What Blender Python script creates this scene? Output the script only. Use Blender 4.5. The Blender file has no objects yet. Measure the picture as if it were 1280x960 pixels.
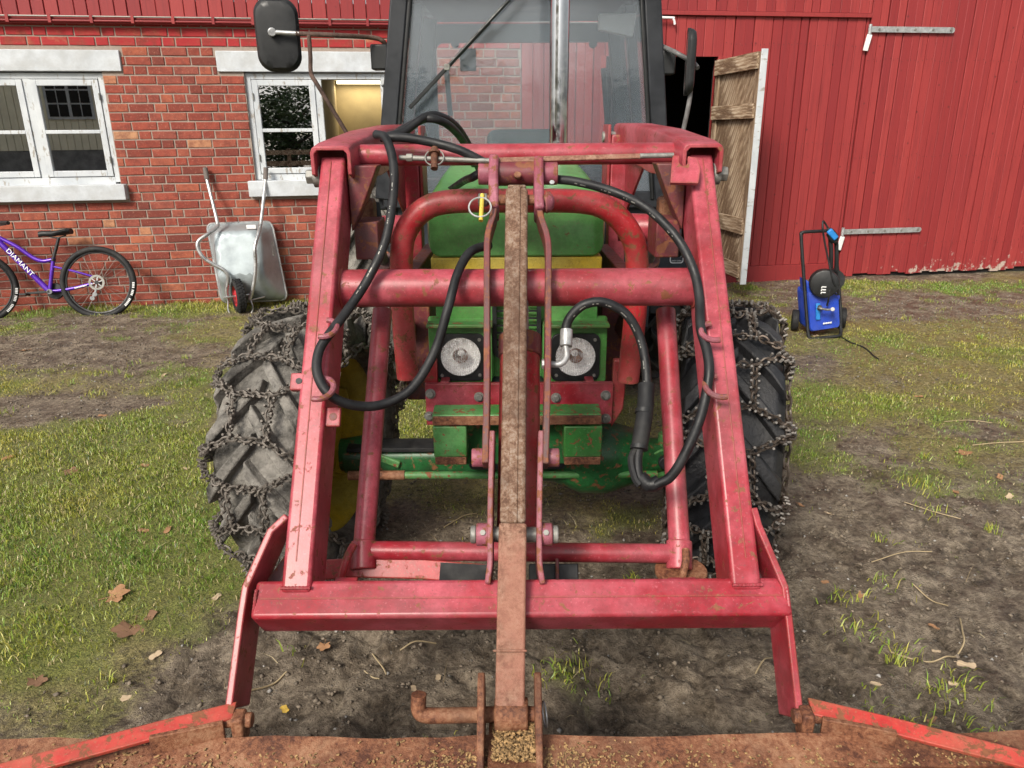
import bpy, bmesh, math, random
import numpy as np
from mathutils import Vector, Matrix
random.seed(7); RNG = np.random.default_rng(7)
V = Vector
sc = bpy.context.scene
COL = sc.collection
# ------------------------------------------------------------------ camera
F = 940.0; PITCH = math.radians(19.0); ROLL = math.radians(0.4); CAM = V((0, 0, 1.65))
_f = V((0, math.cos(PITCH), -math.sin(PITCH))); _r0 = V((1, 0, 0)); _u0 = _r0.cross(_f)
_r = _r0*math.cos(ROLL) - _u0*math.sin(ROLL); _u = _u0*math.cos(ROLL) + _r0*math.sin(ROLL)
cd = bpy.data.cameras.new('camera'); cam = bpy.data.objects.new('camera', cd); COL.objects.link(cam)
cd.sensor_fit = 'HORIZONTAL'; cd.sensor_width = 36.0; cd.lens = 36.0*F/1280.0; cd.clip_start = 0.02; cd.clip_end = 2000
cam.matrix_world = Matrix(((_r.x, _u.x, -_f.x, CAM.x), (_r.y, _u.y, -_f.y, CAM.y), (_r.z, _u.z, -_f.z, CAM.z), (0, 0, 0, 1)))
sc.camera = cam
# ------------------------------------------------------------------ sky, sun, exposure (bright overcast, weak sun behind the camera on the left)
SUN_EL, SUN_AZ = math.radians(38), math.radians(208)      # azimuth clockwise from +Y
wd = bpy.data.worlds.new('World'); sc.world = wd; wd.use_nodes = True
nt = wd.node_tree; nt.nodes.clear()
sky = nt.nodes.new('ShaderNodeTexSky'); sky.sky_type = 'NISHITA'; sky.sun_disc = False
sky.sun_elevation = SUN_EL; sky.sun_rotation = SUN_AZ; sky.dust_density = 4.0; sky.air_density = 1.2; sky.ozone_density = 1.0
hs = nt.nodes.new('ShaderNodeHueSaturation'); hs.inputs['Saturation'].default_value = 0.20; hs.inputs['Value'].default_value = 1.0
bg = nt.nodes.new('ShaderNodeBackground'); bg.inputs['Strength'].default_value = 0.062
wo = nt.nodes.new('ShaderNodeOutputWorld')
nt.links.new(sky.outputs[0], hs.inputs['Color']); nt.links.new(hs.outputs[0], bg.inputs['Color']); nt.links.new(bg.outputs[0], wo.inputs['Surface'])
sl = bpy.data.lights.new('sun', 'SUN'); sl.energy = 1.5; sl.angle = math.radians(16); sl.color = (1.0, 0.91, 0.78)
so = bpy.data.objects.new('sun', sl); COL.objects.link(so)
_sd = V((math.sin(SUN_AZ)*math.cos(SUN_EL), math.cos(SUN_AZ)*math.cos(SUN_EL), math.sin(SUN_EL)))
so.rotation_euler = (-_sd).to_track_quat('-Z', 'Y').to_euler(); so.location = _sd*30
sc.view_settings.view_transform = 'Standard'; sc.view_settings.look = 'None'; sc.view_settings.gamma = 1.0
sc.view_settings.use_curve_mapping = False; sc.view_settings.exposure = 1.42
sc.cycles.max_bounces = 6; sc.cycles.transparent_max_bounces = 16; sc.cycles.use_denoising = True
sc.cycles.sample_clamp_indirect = 6.0
# ------------------------------------------------------------------ measuring: rays of the photograph met with planes of the place
def ray(px, py): return _f + _r*((px-640)/F) + _u*((480-py)/F)
def hit(px, py, p0, n):
    d = ray(px, py); return CAM + d*((p0-CAM).dot(n)/d.dot(n))
def atY(px, py, Y): return hit(px, py, V((0, Y, 0)), V((0, 1, 0)))
def atG(px, py, z=0.0): return hit(px, py, V((0, 0, z)), V((0, 0, 1)))
PHI = math.atan(0.155)
WN = V((math.sin(PHI), -math.cos(PHI), 0)); WE = V((math.cos(PHI), math.sin(PHI), 0)); WO = V((0, 7.8, 0))
def WL(s, z, o=0.0): return WO + WE*s + WN*o + V((0, 0, z))      # wall coordinates: along, up, out
def atW(px, py, o=0.0):
    p = hit(px, py, WO + WN*o, WN); return (p-WO).dot(WE), p.z
def pW(px, py, o=0.0): return hit(px, py, WO + WN*o, WN)
LA, LB = V((0, 2.203, 1.568)), V((0, 1.473, 0.650))             # front faces of the loader arms, knee to crossbar
LD = (LB-LA).normalized(); LN = V((0, LD.z, -LD.y)); LN = LN if LN.z > 0 else -LN
def LP(px, py, off=0.0): return hit(px, py, LA + LN*off, LN)
def zY(py, Y): return atY(640, py, Y).z
# ------------------------------------------------------------------ mesh building
def frame_for(t, up=V((0, 0, 1))):
    t = t.normalized()
    if abs(t.dot(up)) > 0.97: up = V((0, 1, 0)) if abs(t.y) < 0.9 else V((1, 0, 0))
    s = t.cross(up).normalized(); return s, s.cross(t).normalized()
def spline(P, n=8):
    P = [V(p) for p in P]; out = []
    Q = [P[0]*2-P[1]] + P + [P[-1]*2-P[-2]]
    for i in range(1, len(Q)-2):
        a, b, c, d = Q[i-1:i+3]
        for k in range(n):
            t = k/n
            out.append(0.5*((2*b) + (c-a)*t + (2*a-5*b+4*c-d)*t*t + (3*b-a-3*c+d)*t*t*t))
    out.append(P[-1]); return out
class MB:
    def __init__(s): s.v = []; s.f = []
    def add(s, vs, fs):
        o = len(s.v); s.v.extend(vs); s.f.extend([tuple(i+o for i in q) for q in fs]); return s
    def hexa(s, p):   # 8 corners: bottom loop 0-3, top loop 4-7
        return s.add([V(q) for q in p], [(3, 2, 1, 0), (4, 5, 6, 7), (0, 1, 5, 4), (1, 2, 6, 5), (2, 3, 7, 6), (3, 0, 4, 7)])
    def box(s, c, size, ax=None):
        c = V(c); x, y, z = ax if ax else (V((1, 0, 0)), V((0, 1, 0)), V((0, 0, 1)))
        a, b, h = size[0]/2, size[1]/2, size[2]/2
        return s.hexa([c+x*i*a+y*j*b+z*k*h for k in (-1, 1) for i, j in ((-1, -1), (1, -1), (1, 1), (-1, 1))])
    def beam(s, p0, p1, w, h, up=V((0, 0, 1))):
        p0, p1 = V(p0), V(p1); a = (p1-p0); L = a.length; a.normalize(); sd, u2 = frame_for(a, up)
        return s.box((p0+p1)/2, (w, L, h), (sd, a, u2))
    def prism(s, poly, vec):
        n = len(poly); poly = [V(p) for p in poly]; vec = V(vec)
        return s.add(poly + [p+vec for p in poly], [tuple(range(n))[::-1], tuple(range(n, 2*n))] + [(i, (i+1) % n, n+(i+1) % n, n+i) for i in range(n)])
    def tube(s, pts, r, seg=12, caps=True, rs=None, closed=False):
        pts = [V(p) for p in pts]; n = len(pts); vs = []; fs = []; prev = None
        for i in range(n):
            if closed: t = pts[(i+1) % n]-pts[i-1]
            else: t = pts[min(i+1, n-1)]-pts[max(i-1, 0)]
            t.normalize()
            if prev is None: a, b = frame_for(t)
            else:
                a = prev - t*prev.dot(t); a.normalize(); b = a.cross(t)
            prev = a; rr = rs[i] if rs else r
            for k in range(seg):
                an = 2*math.pi*k/seg; vs.append(pts[i] + a*(rr*math.cos(an)) + b*(rr*math.sin(an)))
        m = n if closed else n-1
        for i in range(m):
            j = (i+1) % n
            for k in range(seg):
                k2 = (k+1) % seg; fs.append((i*seg+k, i*seg+k2, j*seg+k2, j*seg+k))
        if caps and not closed: fs += [tuple(range(seg))[::-1], tuple(range((n-1)*seg, n*seg))]
        return s.add(vs, fs)
    def cyl(s, p0, p1, r, seg=16, r1=None): return s.tube([p0, p1], r, seg, rs=[r, r if r1 is None else r1])
    def ring(s, c, ax, R, r, n=24, seg=8):
        a, b = frame_for(V(ax)); c = V(c)
        return s.tube([c + a*(R*math.cos(2*math.pi*i/n)) + b*(R*math.sin(2*math.pi*i/n)) for i in range(n)], r, seg, closed=True)
    def lathe(s, prof, c, ax, seg=32, closed=False):
        ax = V(ax).normalized(); a, b = frame_for(ax); c = V(c); vs = []; fs = []; n = len(prof)
        for k in range(seg):
            an = 2*math.pi*k/seg; d = a*math.cos(an)+b*math.sin(an)
            for (r, h) in prof: vs.append(c + d*r + ax*h)
        for k in range(seg):
            k2 = (k+1) % seg
            for i in range(n if closed else n-1):
                j = (i+1) % n; fs.append((k*n+i, k*n+j, k2*n+j, k2*n+i))
        return s.add(vs, fs)
    def hexbolt(s, c, ax, r, h, seg=6): return s.cyl(c, V(c)+V(ax).normalized()*h, r, seg)
    def ribbon(s, path, wid, thick):   # strip along path, wid = vector of the strip's width, thickness perpendicular
        path = [V(p) for p in path]; wid = V(wid); n = len(path); vs = []; fs = []
        for i in range(n):
            t = (path[min(i+1, n-1)]-path[max(i-1, 0)]).normalized(); nn = t.cross(wid).normalized()*thick/2
            vs += [path[i]-wid/2-nn, path[i]+wid/2-nn, path[i]+wid/2+nn, path[i]-wid/2+nn]
        for i in range(n-1):
            for k in range(4): fs.append((i*4+k, i*4+(k+1) % 4, (i+1)*4+(k+1) % 4, (i+1)*4+k))
        fs += [(3, 2, 1, 0), tuple(range(4*n-4, 4*n))]
        return s.add(vs, fs)
    def mesh(s, name, smooth=True):
        me = bpy.data.meshes.new(name); me.from_pydata([tuple(p) for p in s.v], [], s.f)
        if len(s.v) < 30000:
            b = bmesh.new(); b.from_mesh(me); bmesh.ops.recalc_face_normals(b, faces=b.faces); b.to_mesh(me); b.free()
        if smooth:
            me.polygons.foreach_set('use_smooth', [True]*len(me.polygons)); me.set_sharp_from_angle(angle=math.radians(38))
        me.update(); return me
    def build(s, name, mat, parent=None, bevel=0.0, smooth=True, local=False, seg=2):
        return link(name, s.mesh(name, smooth), mat, parent, bevel, local, seg)
def link(name, me, mat, parent=None, bevel=0.0, local=False, seg=2):
    o = bpy.data.objects.new(name, me); COL.objects.link(o)
    if mat is not None and len(me.materials) == 0: me.materials.append(mat)
    if parent is not None:
        o.parent = parent
        if not local and parent.type == 'EMPTY': o.matrix_parent_inverse = Matrix.Translation(-V(parent.location))
    if bevel:
        m = o.modifiers.new('edge', 'BEVEL'); m.width = bevel; m.segments = seg; m.limit_method = 'ANGLE'; m.angle_limit = math.radians(40); m.harden_normals = False
    return o
def empty(name, loc, parent=None, rot=None):
    o = bpy.data.objects.new(name, None); COL.objects.link(o); o.location = loc; o.empty_display_size = 0.1
    if rot is not None: o.rotation_euler = rot
    if parent is not None:
        o.parent = parent; o.matrix_parent_inverse = Matrix.Translation(-V(parent.location))
    return o
def tag(o, label=None, cat=None, group=None, kind=None):
    if label: o['label'] = label
    if cat: o['category'] = cat
    if group: o['group'] = group
    if kind: o['kind'] = kind
    return o
def thing(name, label, cat, loc=(0, 0, 0), group=None): return tag(empty(name, loc), label, cat, group)
# ------------------------------------------------------------------ materials
class NT:
    def __init__(s, name):
        s.m = bpy.data.materials.new(name); s.m.use_nodes = True; s.t = s.m.node_tree; s.t.nodes.clear()
        s.out = s.n('ShaderNodeOutputMaterial'); s._tc = None
    def n(s, typ, **kw):
        q = s.t.nodes.new(typ)
        for k, v in kw.items(): setattr(q, k, v)
        return q
    def l(s, a, b): s.t.links.new(a, b)
    def put(s, sock, v):
        if hasattr(v, 'is_linked') or hasattr(v, 'links'): s.l(v, sock)
        elif isinstance(v, (tuple, list)) and len(v) == 3 and sock.type == 'RGBA': sock.default_value = (*v, 1)
        else: sock.default_value = v
    def co(s, kind='Object', scale=None):
        if s._tc is None: s._tc = s.n('ShaderNodeTexCoord')
        o = s._tc.outputs[kind]
        if scale:
            m = s.n('ShaderNodeMapping'); m.inputs['Scale'].default_value = scale; s.l(o, m.inputs['Vector']); o = m.outputs[0]
        return o
    def noise(s, sc_, detail=5, rough=0.55, vec=None, dist=0.0):
        q = s.n('ShaderNodeTexNoise'); q.inputs['Scale'].default_value = sc_; q.inputs['Detail'].default_value = detail
        q.inputs['Roughness'].default_value = rough; q.inputs['Distortion'].default_value = dist
        s.l(vec if vec is not None else s.co(), q.inputs['Vector']); return q.outputs['Fac']
    def ramp(s, fac, stops):
        q = s.n('ShaderNodeValToRGB'); e = q.color_ramp.elements
        while len(e) < len(stops): e.new(0.5)
        for el, (p, c) in zip(e, stops): el.position = p; el.color = (c, c, c, 1) if isinstance(c, (int, float)) else (*c, 1)
        s.put(q.inputs[0], fac); return q.outputs[0]
    def mix(s, fac, a, b, mode='MIX'):
        q = s.n('ShaderNodeMix', data_type='RGBA', blend_type=mode); s.put(q.inputs[0], fac); s.put(q.inputs[6], a); s.put(q.inputs[7], b); return q.outputs[2]
    def math(s, op, a, b=0.0, clamp=False):
        q = s.n('ShaderNodeMath', operation=op, use_clamp=clamp); s.put(q.inputs[0], a); s.put(q.inputs[1], b); return q.outputs[0]
    def attr(s, name, out='Fac'):
        q = s.n('ShaderNodeAttribute'); q.attribute_name = name; return q.outputs[out]
    def bump(s, h, strength=0.3, dist=0.01, nrm=None):
        q = s.n('ShaderNodeBump'); q.inputs['Strength'].default_value = strength; q.inputs['Distance'].default_value = dist
        s.l(h, q.inputs['Height'])
        if nrm: s.l(nrm, q.inputs['Normal'])
        return q.outputs[0]
    def bsdf(s, col, rough=0.5, metal=0.0, nrm=None, spec=0.5, **kw):
        q = s.n('ShaderNodeBsdfPrincipled'); s.put(q.inputs['Base Color'], col); s.put(q.inputs['Roughness'], rough); s.put(q.inputs['Metallic'], metal)
        q.inputs['Specular IOR Level'].default_value = spec
        for k, v in kw.items(): s.put(q.inputs[k], v)
        if nrm: s.l(nrm, q.inputs['Normal'])
        s.l(q.outputs[0], s.out.inputs[0]); return q
    def edge(s, radius=0.006):
        b = s.n('ShaderNodeBevel', samples=4); b.inputs['Radius'].default_value = radius
        g = s.n('ShaderNodeNewGeometry'); d = s.n('ShaderNodeVectorMath', operation='DOT_PRODUCT')
        s.l(b.outputs[0], d.inputs[0]); s.l(g.outputs['Normal'], d.inputs[1]); return s.math('SUBTRACT', 1.0, d.outputs['Value'], True)
RUST_D, RUST_L = (0.085, 0.026, 0.014), (0.28, 0.10, 0.040)
def paint(name, col, faded, rough=0.42, rust=0.30, chip=0.665, fade=(0.40, 0.60), dirt=0.35, edge=True, dirtcol=(0.16, 0.12, 0.09), coat=0.0):
    """old machine paint: faded patches, chips down to rust, dust, edge wear"""
    m = NT(name); n1 = m.noise(4.0, 7, 0.66); n2 = m.noise(60.0, 7, 0.65); n3 = m.noise(30.0, 8, 0.72, dist=0.5)
    c = m.mix(m.ramp(n1, [(fade[0], 0), (fade[1], 1)]), col, faded)
    c = m.mix(m.ramp(m.noise(24.0, 6, 0.7), [(0.40, 0.38), (0.56, 0)]), c, tuple(x*0.45 for x in col))
    c = m.mix(m.math('MULTIPLY', m.ramp(m.noise(2.6, 8, 0.75), [(0.46, 0), (0.66, 1)]), dirt), c, dirtcol)
    c = m.mix(m.math('MULTIPLY', m.ramp(m.noise(170.0, 3, 0.6), [(0.60, 0), (0.68, 1)]), 0.6), c, dirtcol)
    c = m.mix(m.math('MULTIPLY', m.ramp(m.noise(130.0, 3, 0.6, m.co('Object', (1.0, 1.3, 0.9))), [(0.62, 0), (0.68, 1)]), 0.25), c, tuple(min(1, x*1.25+0.10) for x in faded))
    chipf = m.ramp(m.math('ADD', m.math('MULTIPLY', n3, 0.72), m.math('MULTIPLY', n2, 0.28)), [(chip-0.055, 0), (chip-0.03, 1)])
    if edge:
        e = m.edge(0.013); ew = m.ramp(m.math('MULTIPLY', e, m.math('ADD', m.math('MULTIPLY', n3, 1.6), m.math('SUBTRACT', n1, 0.3))), [(0.09, 0), (0.19, 1)])
        chipf = m.math('MAXIMUM', chipf, m.math('MULTIPLY', ew, 0.85))
    rc = m.mix(m.noise(90, 4), RUST_D, RUST_L)
    c = m.mix(m.math('MULTIPLY', chipf, rust/0.30), c, rc) if rust else c
    ro = m.math('ADD', m.math('MULTIPLY', n1, 0.22), rough-0.11); ro = m.math('ADD', ro, m.math('MULTIPLY', chipf, 0.25), True)
    h = m.math('SUBTRACT', m.math('MULTIPLY', m.noise(220, 3), 0.25), m.math('MULTIPLY', chipf, 0.7))
    m.bsdf(c, ro, 0.0, m.bump(h, 0.25, 0.002)); return m.m
def plain(name, col, rough=0.5, metal=0.0, var=0.25, scale=14.0, bump=0.12, bscale=120.0, dust=0.0, dustcol=(0.22, 0.19, 0.15), spec=0.5, bdist=0.004):
    m = NT(name); n = m.noise(scale, 6, 0.62)
    n = m.ramp(n, [(0.36, 0), (0.64, 1)])
    c = m.mix(n, tuple(x*(1-var) for x in col), tuple(min(1, x*(1+var)) for x in col))
    if dust: c = m.mix(m.math('MULTIPLY', m.ramp(m.noise(scale*0.7, 8, 0.7), [(0.42, 0), (0.62, 1)]), dust), c, dustcol)
    m.bsdf(c, m.math('ADD', m.math('MULTIPLY', n, 0.25), rough-0.12, True), metal, m.bump(m.noise(bscale, 6, 0.65), bump, bdist), spec); return m.m
M = {}
M['red'] = paint('loader_red_paint', (0.295, 0.016, 0.027), (0.42, 0.075, 0.102), 0.38, 0.28, 0.632, dirt=0.5, dirtcol=(0.13, 0.045, 0.042))
M['weld'] = paint('painted_weld', (0.26, 0.015, 0.025), (0.36, 0.06, 0.08), 0.45, 0, 0.7, edge=False)
M['red_worn'] = paint('worn_red_paint', (0.36, 0.015, 0.022), (0.42, 0.06, 0.065), 0.42, 0.30, 0.60, dirt=0.30)
M['pink'] = paint('faded_pink_paint', (0.22, 0.035, 0.06), (0.35, 0.12, 0.165), 0.5, 0.30, 0.585, dirt=0.6, dirtcol=(0.09, 0.05, 0.045))
M['darkred'] = paint('dark_stained_paint', (0.16, 0.022, 0.030), (0.10, 0.05, 0.05), 0.5, 0.28, 0.585, dirt=0.6, dirtcol=(0.05, 0.03, 0.03))
M['green'] = paint('tractor_green_paint', (0.065, 0.26, 0.05), (0.11, 0.32, 0.085), 0.34, 0.24, 0.66, dirt=0.25, edge=False)
M['green_worn'] = paint('worn_green_paint', (0.03, 0.17, 0.03), (0.10, 0.28, 0.09), 0.5, 0.30, 0.605, dirt=0.35, dirtcol=(0.06, 0.06, 0.04))
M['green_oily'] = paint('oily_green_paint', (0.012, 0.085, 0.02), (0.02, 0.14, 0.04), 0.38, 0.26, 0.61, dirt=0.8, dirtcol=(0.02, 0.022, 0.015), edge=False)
M['yellow'] = paint('tractor_yellow_paint', (0.60, 0.42, 0.02), (0.55, 0.44, 0.08), 0.45, 0.2, 0.69, dirt=0.4, dirtcol=(0.15, 0.11, 0.03), edge=False)
def rustmat(name, a, b, c_, sc_=9.0, paintcol=None, dust=0.0, along=False):
    m = NT(name); n1 = m.noise(sc_, 8, 0.72); n2 = m.noise(sc_*14, 6, 0.7)
    if along:                                                  # streaks and sliding marks along the loader bar
        r_ = m.n('ShaderNodeMapping'); r_.inputs['Rotation'].default_value = (math.radians(-38.5), 0, 0); m.l(m.co(), r_.inputs['Vector'])
        s_ = m.n('ShaderNodeMapping'); s_.inputs['Scale'].default_value = (1, 1, 0.10); m.l(r_.outputs[0], s_.inputs['Vector']); n1 = m.noise(sc_*4, 8, 0.75, s_.outputs[0], 0.3)
    c = m.ramp(m.math('ADD', m.math('MULTIPLY', n1, 0.6), m.math('MULTIPLY', n2, 0.4)), [(0.42, a), (0.50, b), (0.575, c_)])
    c = m.mix(m.ramp(m.noise(3.6, 8, 0.75), [(0.46, 0), (0.60, 0.62)]), c, tuple(x*0.7 for x in a))
    if paintcol: c = m.mix(m.math('MULTIPLY', m.ramp(m.noise(3.2, 7, 0.7), [(0.42, 0), (0.56, 1)]), 0.62), c, paintcol)
    if dust: c = m.mix(m.math('MULTIPLY', m.ramp(m.noise(420, 2), [(0.60, 0), (0.68, 1)]), dust), c, (0.62, 0.45, 0.26))
    m.bsdf(c, m.math('ADD', m.math('MULTIPLY', n2, 0.3), 0.5, True), 0.0, m.bump(m.math('ADD', n2, m.noise(sc_*40, 4)), 0.5, 0.004), 0.35); return m.m
M['rustbar'] = rustmat('rusty_grey_steel', (0.095, 0.046, 0.027), (0.19, 0.110, 0.070), (0.27, 0.205, 0.16), 12.0, along=True)
M['rustpaint'] = rustmat('rust_through_red_paint', (0.12, 0.055, 0.034), (0.25, 0.135, 0.09), (0.31, 0.195, 0.14), 11.0, (0.32, 0.135, 0.095), along=True)
M['rust'] = rustmat('brown_rust', (0.08, 0.030, 0.018), (0.21, 0.085, 0.043), (0.29, 0.15, 0.085), 7.0)
M['rustchip'] = rustmat('rust_with_sawdust', (0.15, 0.055, 0.028), (0.30, 0.13, 0.065), (0.40, 0.20, 0.11), 6.0, None, 0.8)
M['bucketred'] = paint('bucket_red_paint', (0.42, 0.025, 0.022), (0.47, 0.07, 0.05), 0.5, 0.30, 0.59, dirt=0.5, dirtcol=(0.30, 0.14, 0.08))
M['hose'] = plain('black_hose_rubber', (0.009, 0.0095, 0.011), 0.5, 0, 0.4, 20, 0.15, 200, 0.22, (0.055, 0.055, 0.055), 0.35)
M['rubber'] = plain('dark_rubber', (0.010, 0.0105, 0.012), 0.7, 0, 0.3, 14, 0.3, 60, 0.30, (0.06, 0.057, 0.05), 0.35)
M['tyre_dark'] = plain('wet_black_tyre_rubber', (0.011, 0.012, 0.015), 0.5, 0, 0.4, 7, 0.6, 35, 0.5, (0.055, 0.054, 0.054), 0.4, 0.010)
M['tyre_muddy'] = plain('dried_mud_on_tyre', (0.065, 0.061, 0.055), 0.85, 0, 0.6, 11, 1.0, 22, 0.85, (0.27, 0.255, 0.23), 0.3, 0.016)
M['chain_steel'] = plain('chain_steel', (0.10, 0.082, 0.068), 0.5, 0.55, 0.5, 25, 0.2, 200, 0.35, (0.10, 0.06, 0.04))
M['chain_muddy'] = plain('muddy_chain_steel', (0.12, 0.105, 0.09), 0.6, 0.3, 0.5, 25, 0.3, 200, 0.6, (0.17, 0.15, 0.13))
M['stud'] = plain('bright_stud_steel', (0.20, 0.185, 0.17), 0.6, 0.4, 0.5)
M['black'] = plain('black_plastic', (0.010, 0.011, 0.012), 0.5, 0, 0.25, 20, 0.08, 200, 0.15, (0.05, 0.05, 0.05), 0.4)
M['cabframe'] = plain('cab_dark_grey_paint', (0.013, 0.015, 0.019), 0.45, 0, 0.3, 9, 0.06, 160, 0.25, (0.04, 0.043, 0.048), 0.4)
M['cabinner'] = plain('cab_inner_trim', (0.055, 0.060, 0.066), 0.7, 0, 0.25, 6, 0.1, 120, 0.2, (0.09, 0.09, 0.09))
M['navy'] = plain('dark_navy_panel', (0.014, 0.018, 0.028), 0.5, 0, 0.3, 8, 0.08, 120, 0.2, (0.06, 0.06, 0.06))
M['steel'] = plain('zinc_steel', (0.40, 0.41, 0.42), 0.42, 0.45, 0.2, 30, 0.1, 200, 0.3, (0.25, 0.22, 0.18))
M['bolt'] = plain('grey_bolt', (0.22, 0.22, 0.205), 0.5, 0.4, 0.3, 40, 0.1, 200, 0.3, (0.22, 0.19, 0.15))
M['chrome'] = plain('chrome_exhaust', (0.60, 0.61, 0.63), 0.14, 1.0, 0.12, 18, 0.0, 60)
M['galv'] = plain('galvanised_sheet', (0.36, 0.41, 0.43), 0.42, 0.45, 0.22, 5, 0.05, 60, 0.3, (0.27, 0.30, 0.30))
M['galvtube'] = plain('galvanised_tube', (0.50, 0.51, 0.51), 0.36, 0.8, 0.2, 12, 0.05, 60, 0.25, (0.26, 0.22, 0.18))
M['purple'] = plain('purple_gloss_paint', (0.085, 0.018, 0.33), 0.25, 0.25, 0.12, 10, 0.0, 60)
M['white'] = plain('white_plastic', (0.75, 0.76, 0.76), 0.5, 0, 0.06, 10, 0.03)
M['blue'] = plain('blue_plastic', (0.010, 0.050, 0.40), 0.38, 0, 0.12, 8, 0.03, 80, 0.12, (0.2, 0.2, 0.25))
M['bluelight'] = plain('light_blue_plastic', (0.02, 0.20, 0.55), 0.4, 0, 0.1)
M['redhub'] = plain('red_hub', (0.40, 0.02, 0.03), 0.45)
M['grip'] = plain('grey_brown_grip', (0.13, 0.11, 0.10), 0.75)
M['winwhite'] = None
def winpaint():
    m = NT('peeling_white_paint'); n = m.noise(22, 8, 0.7, m.co('Object', (1, 1, 0.35))); n2 = m.noise(4, 5)
    c = m.mix(m.ramp(n2, [(0.35, 0), (0.65, 1)]), (0.42, 0.45, 0.48), (0.55, 0.58, 0.60))
    c = m.mix(m.ramp(n, [(0.57, 0), (0.62, 1)]), c, (0.30, 0.28, 0.25))
    m.bsdf(c, 0.55, 0, m.bump(n, 0.25, 0.003)); return m.m
M['winwhite'] = winpaint()
M['concrete_white'] = plain('white_limewashed_concrete', (0.49, 0.52, 0.55), 0.75, 0, 0.14, 7, 0.5, 55, 0.45, (0.36, 0.36, 0.35))
def glass(name, ior=1.5, film=0.0, filmcol=(0.5, 0.55, 0.6), tint=(0.93, 0.95, 0.95), rough=0.0):
    m = NT(name); fr = m.n('ShaderNodeFresnel'); fr.inputs[0].default_value = ior
    tr = m.n('ShaderNodeBsdfTransparent'); tr.inputs[0].default_value = (*tint, 1)
    gl = m.n('ShaderNodeBsdfGlossy'); gl.inputs['Roughness'].default_value = rough; gl.inputs['Color'].default_value = (1, 1, 1, 1)
    x = m.n('ShaderNodeMixShader'); m.l(fr.outputs[0], x.inputs[0]); m.l(tr.outputs[0], x.inputs[1]); m.l(gl.outputs[0], x.inputs[2]); o = x.outputs[0]
    if film:
        d = m.n('ShaderNodeBsdfDiffuse'); d.inputs[0].default_value = (*filmcol, 1)
        y = m.n('ShaderNodeMixShader'); f = m.ramp(m.noise(2.2, 7, 0.65), [(0.3, film*0.75), (0.7, film*1.25)])
        m.l(f, y.inputs[0]); m.l(o, y.inputs[1]); m.l(d.outputs[0], y.inputs[2]); o = y.outputs[0]
    m.l(o, m.out.inputs[0]); return m.m
M['winglass'] = glass('window_glass', 6.0)
M['cabglass'] = glass('dusty_cab_glass', 1.5, 0.115, (0.58, 0.67, 0.77))
M['sideglass'] = glass('cab_side_glass', 1.45, 0.03, (0.6, 0.66, 0.72), (0.94, 0.95, 0.95))
def lens():
    m = NT('fluted_lens_glass'); w = m.n('ShaderNodeTexWave'); w.inputs['Scale'].default_value = 48; w.bands_direction = 'X'; w.inputs['Distortion'].default_value = 1.2
    m.l(m.co(), w.inputs['Vector']); f = m.math('ADD', m.math('MULTIPLY', w.outputs['Fac'], 0.14), m.ramp(m.noise(60, 5, 0.7), [(0.42, 0.04), (0.6, 0.30)]))
    tr = m.n('ShaderNodeBsdfTransparent'); d = m.n('ShaderNodeBsdfPrincipled'); d.inputs['Base Color'].default_value = (0.95, 0.96, 0.96, 1); d.inputs['Roughness'].default_value = 0.12
    m.l(m.bump(w.outputs['Fac'], 0.5, 0.004), d.inputs['Normal']); x = m.n('ShaderNodeMixShader'); m.l(f, x.inputs[0]); m.l(tr.outputs[0], x.inputs[1]); m.l(d.outputs[0], x.inputs[2]); m.l(x.outputs[0], m.out.inputs[0]); return m.m
M['lens'] = lens(); M['reflector'] = plain('white_reflector', (0.93, 0.93, 0.92), 0.25, 0.0, 0.05, 30)  # whitish lens and matte white bowl stand in for the sky's reflection
def brickmat(name, painted):
    m = NT(name); oi = m.n('ShaderNodeObjectInfo'); r = m.math('FRACT', m.math('ADD', oi.outputs['Random'], m.attr('rnd')))
    c = m.ramp(r, [(0.0, (0.15, 0.038, 0.028)), (0.25, (0.24, 0.050, 0.034)), (0.5, (0.30, 0.066, 0.042)), (0.75, (0.26, 0.070, 0.050)), (0.95, (0.36, 0.10, 0.055)), (0.99, (0.46, 0.24, 0.13))])
    g = m.n('ShaderNodeNewGeometry'); vec = g.outputs['Position']
    n1 = m.noise(14, 7, 0.7, vec); n2 = m.noise(70, 6, 0.7, vec)
    c = m.mix(m.ramp(n1, [(0.42, 0), (0.62, 0.6)]), c, (0.13, 0.035, 0.028))
    c = m.mix(m.ramp(n2, [(0.55, 0), (0.66, 0.45)]), c, (0.46, 0.22, 0.15))
    if painted: c = m.mix(m.ramp(m.noise(9, 6, 0.6, vec), [(0.36, 0.25), (0.52, 0.95)]), c, (0.34, 0.028, 0.032))
    m.bsdf(c, 0.85, 0, m.bump(m.math('ADD', n1, n2), 0.5, 0.006), 0.3); return m.m
M['brick'] = brickmat('brick_clay', False); M['brick_painted'] = brickmat('brick_clay_overpainted_red', True)
def mortar():
    m = NT('mortar'); n = m.noise(40, 6, 0.7); m.bsdf(m.mix(n, (0.20, 0.155, 0.13), (0.40, 0.33, 0.28)), 0.95, 0, m.bump(m.noise(160, 4), 0.6, 0.004), 0.2); return m.m
M['mortar'] = mortar()
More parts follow.
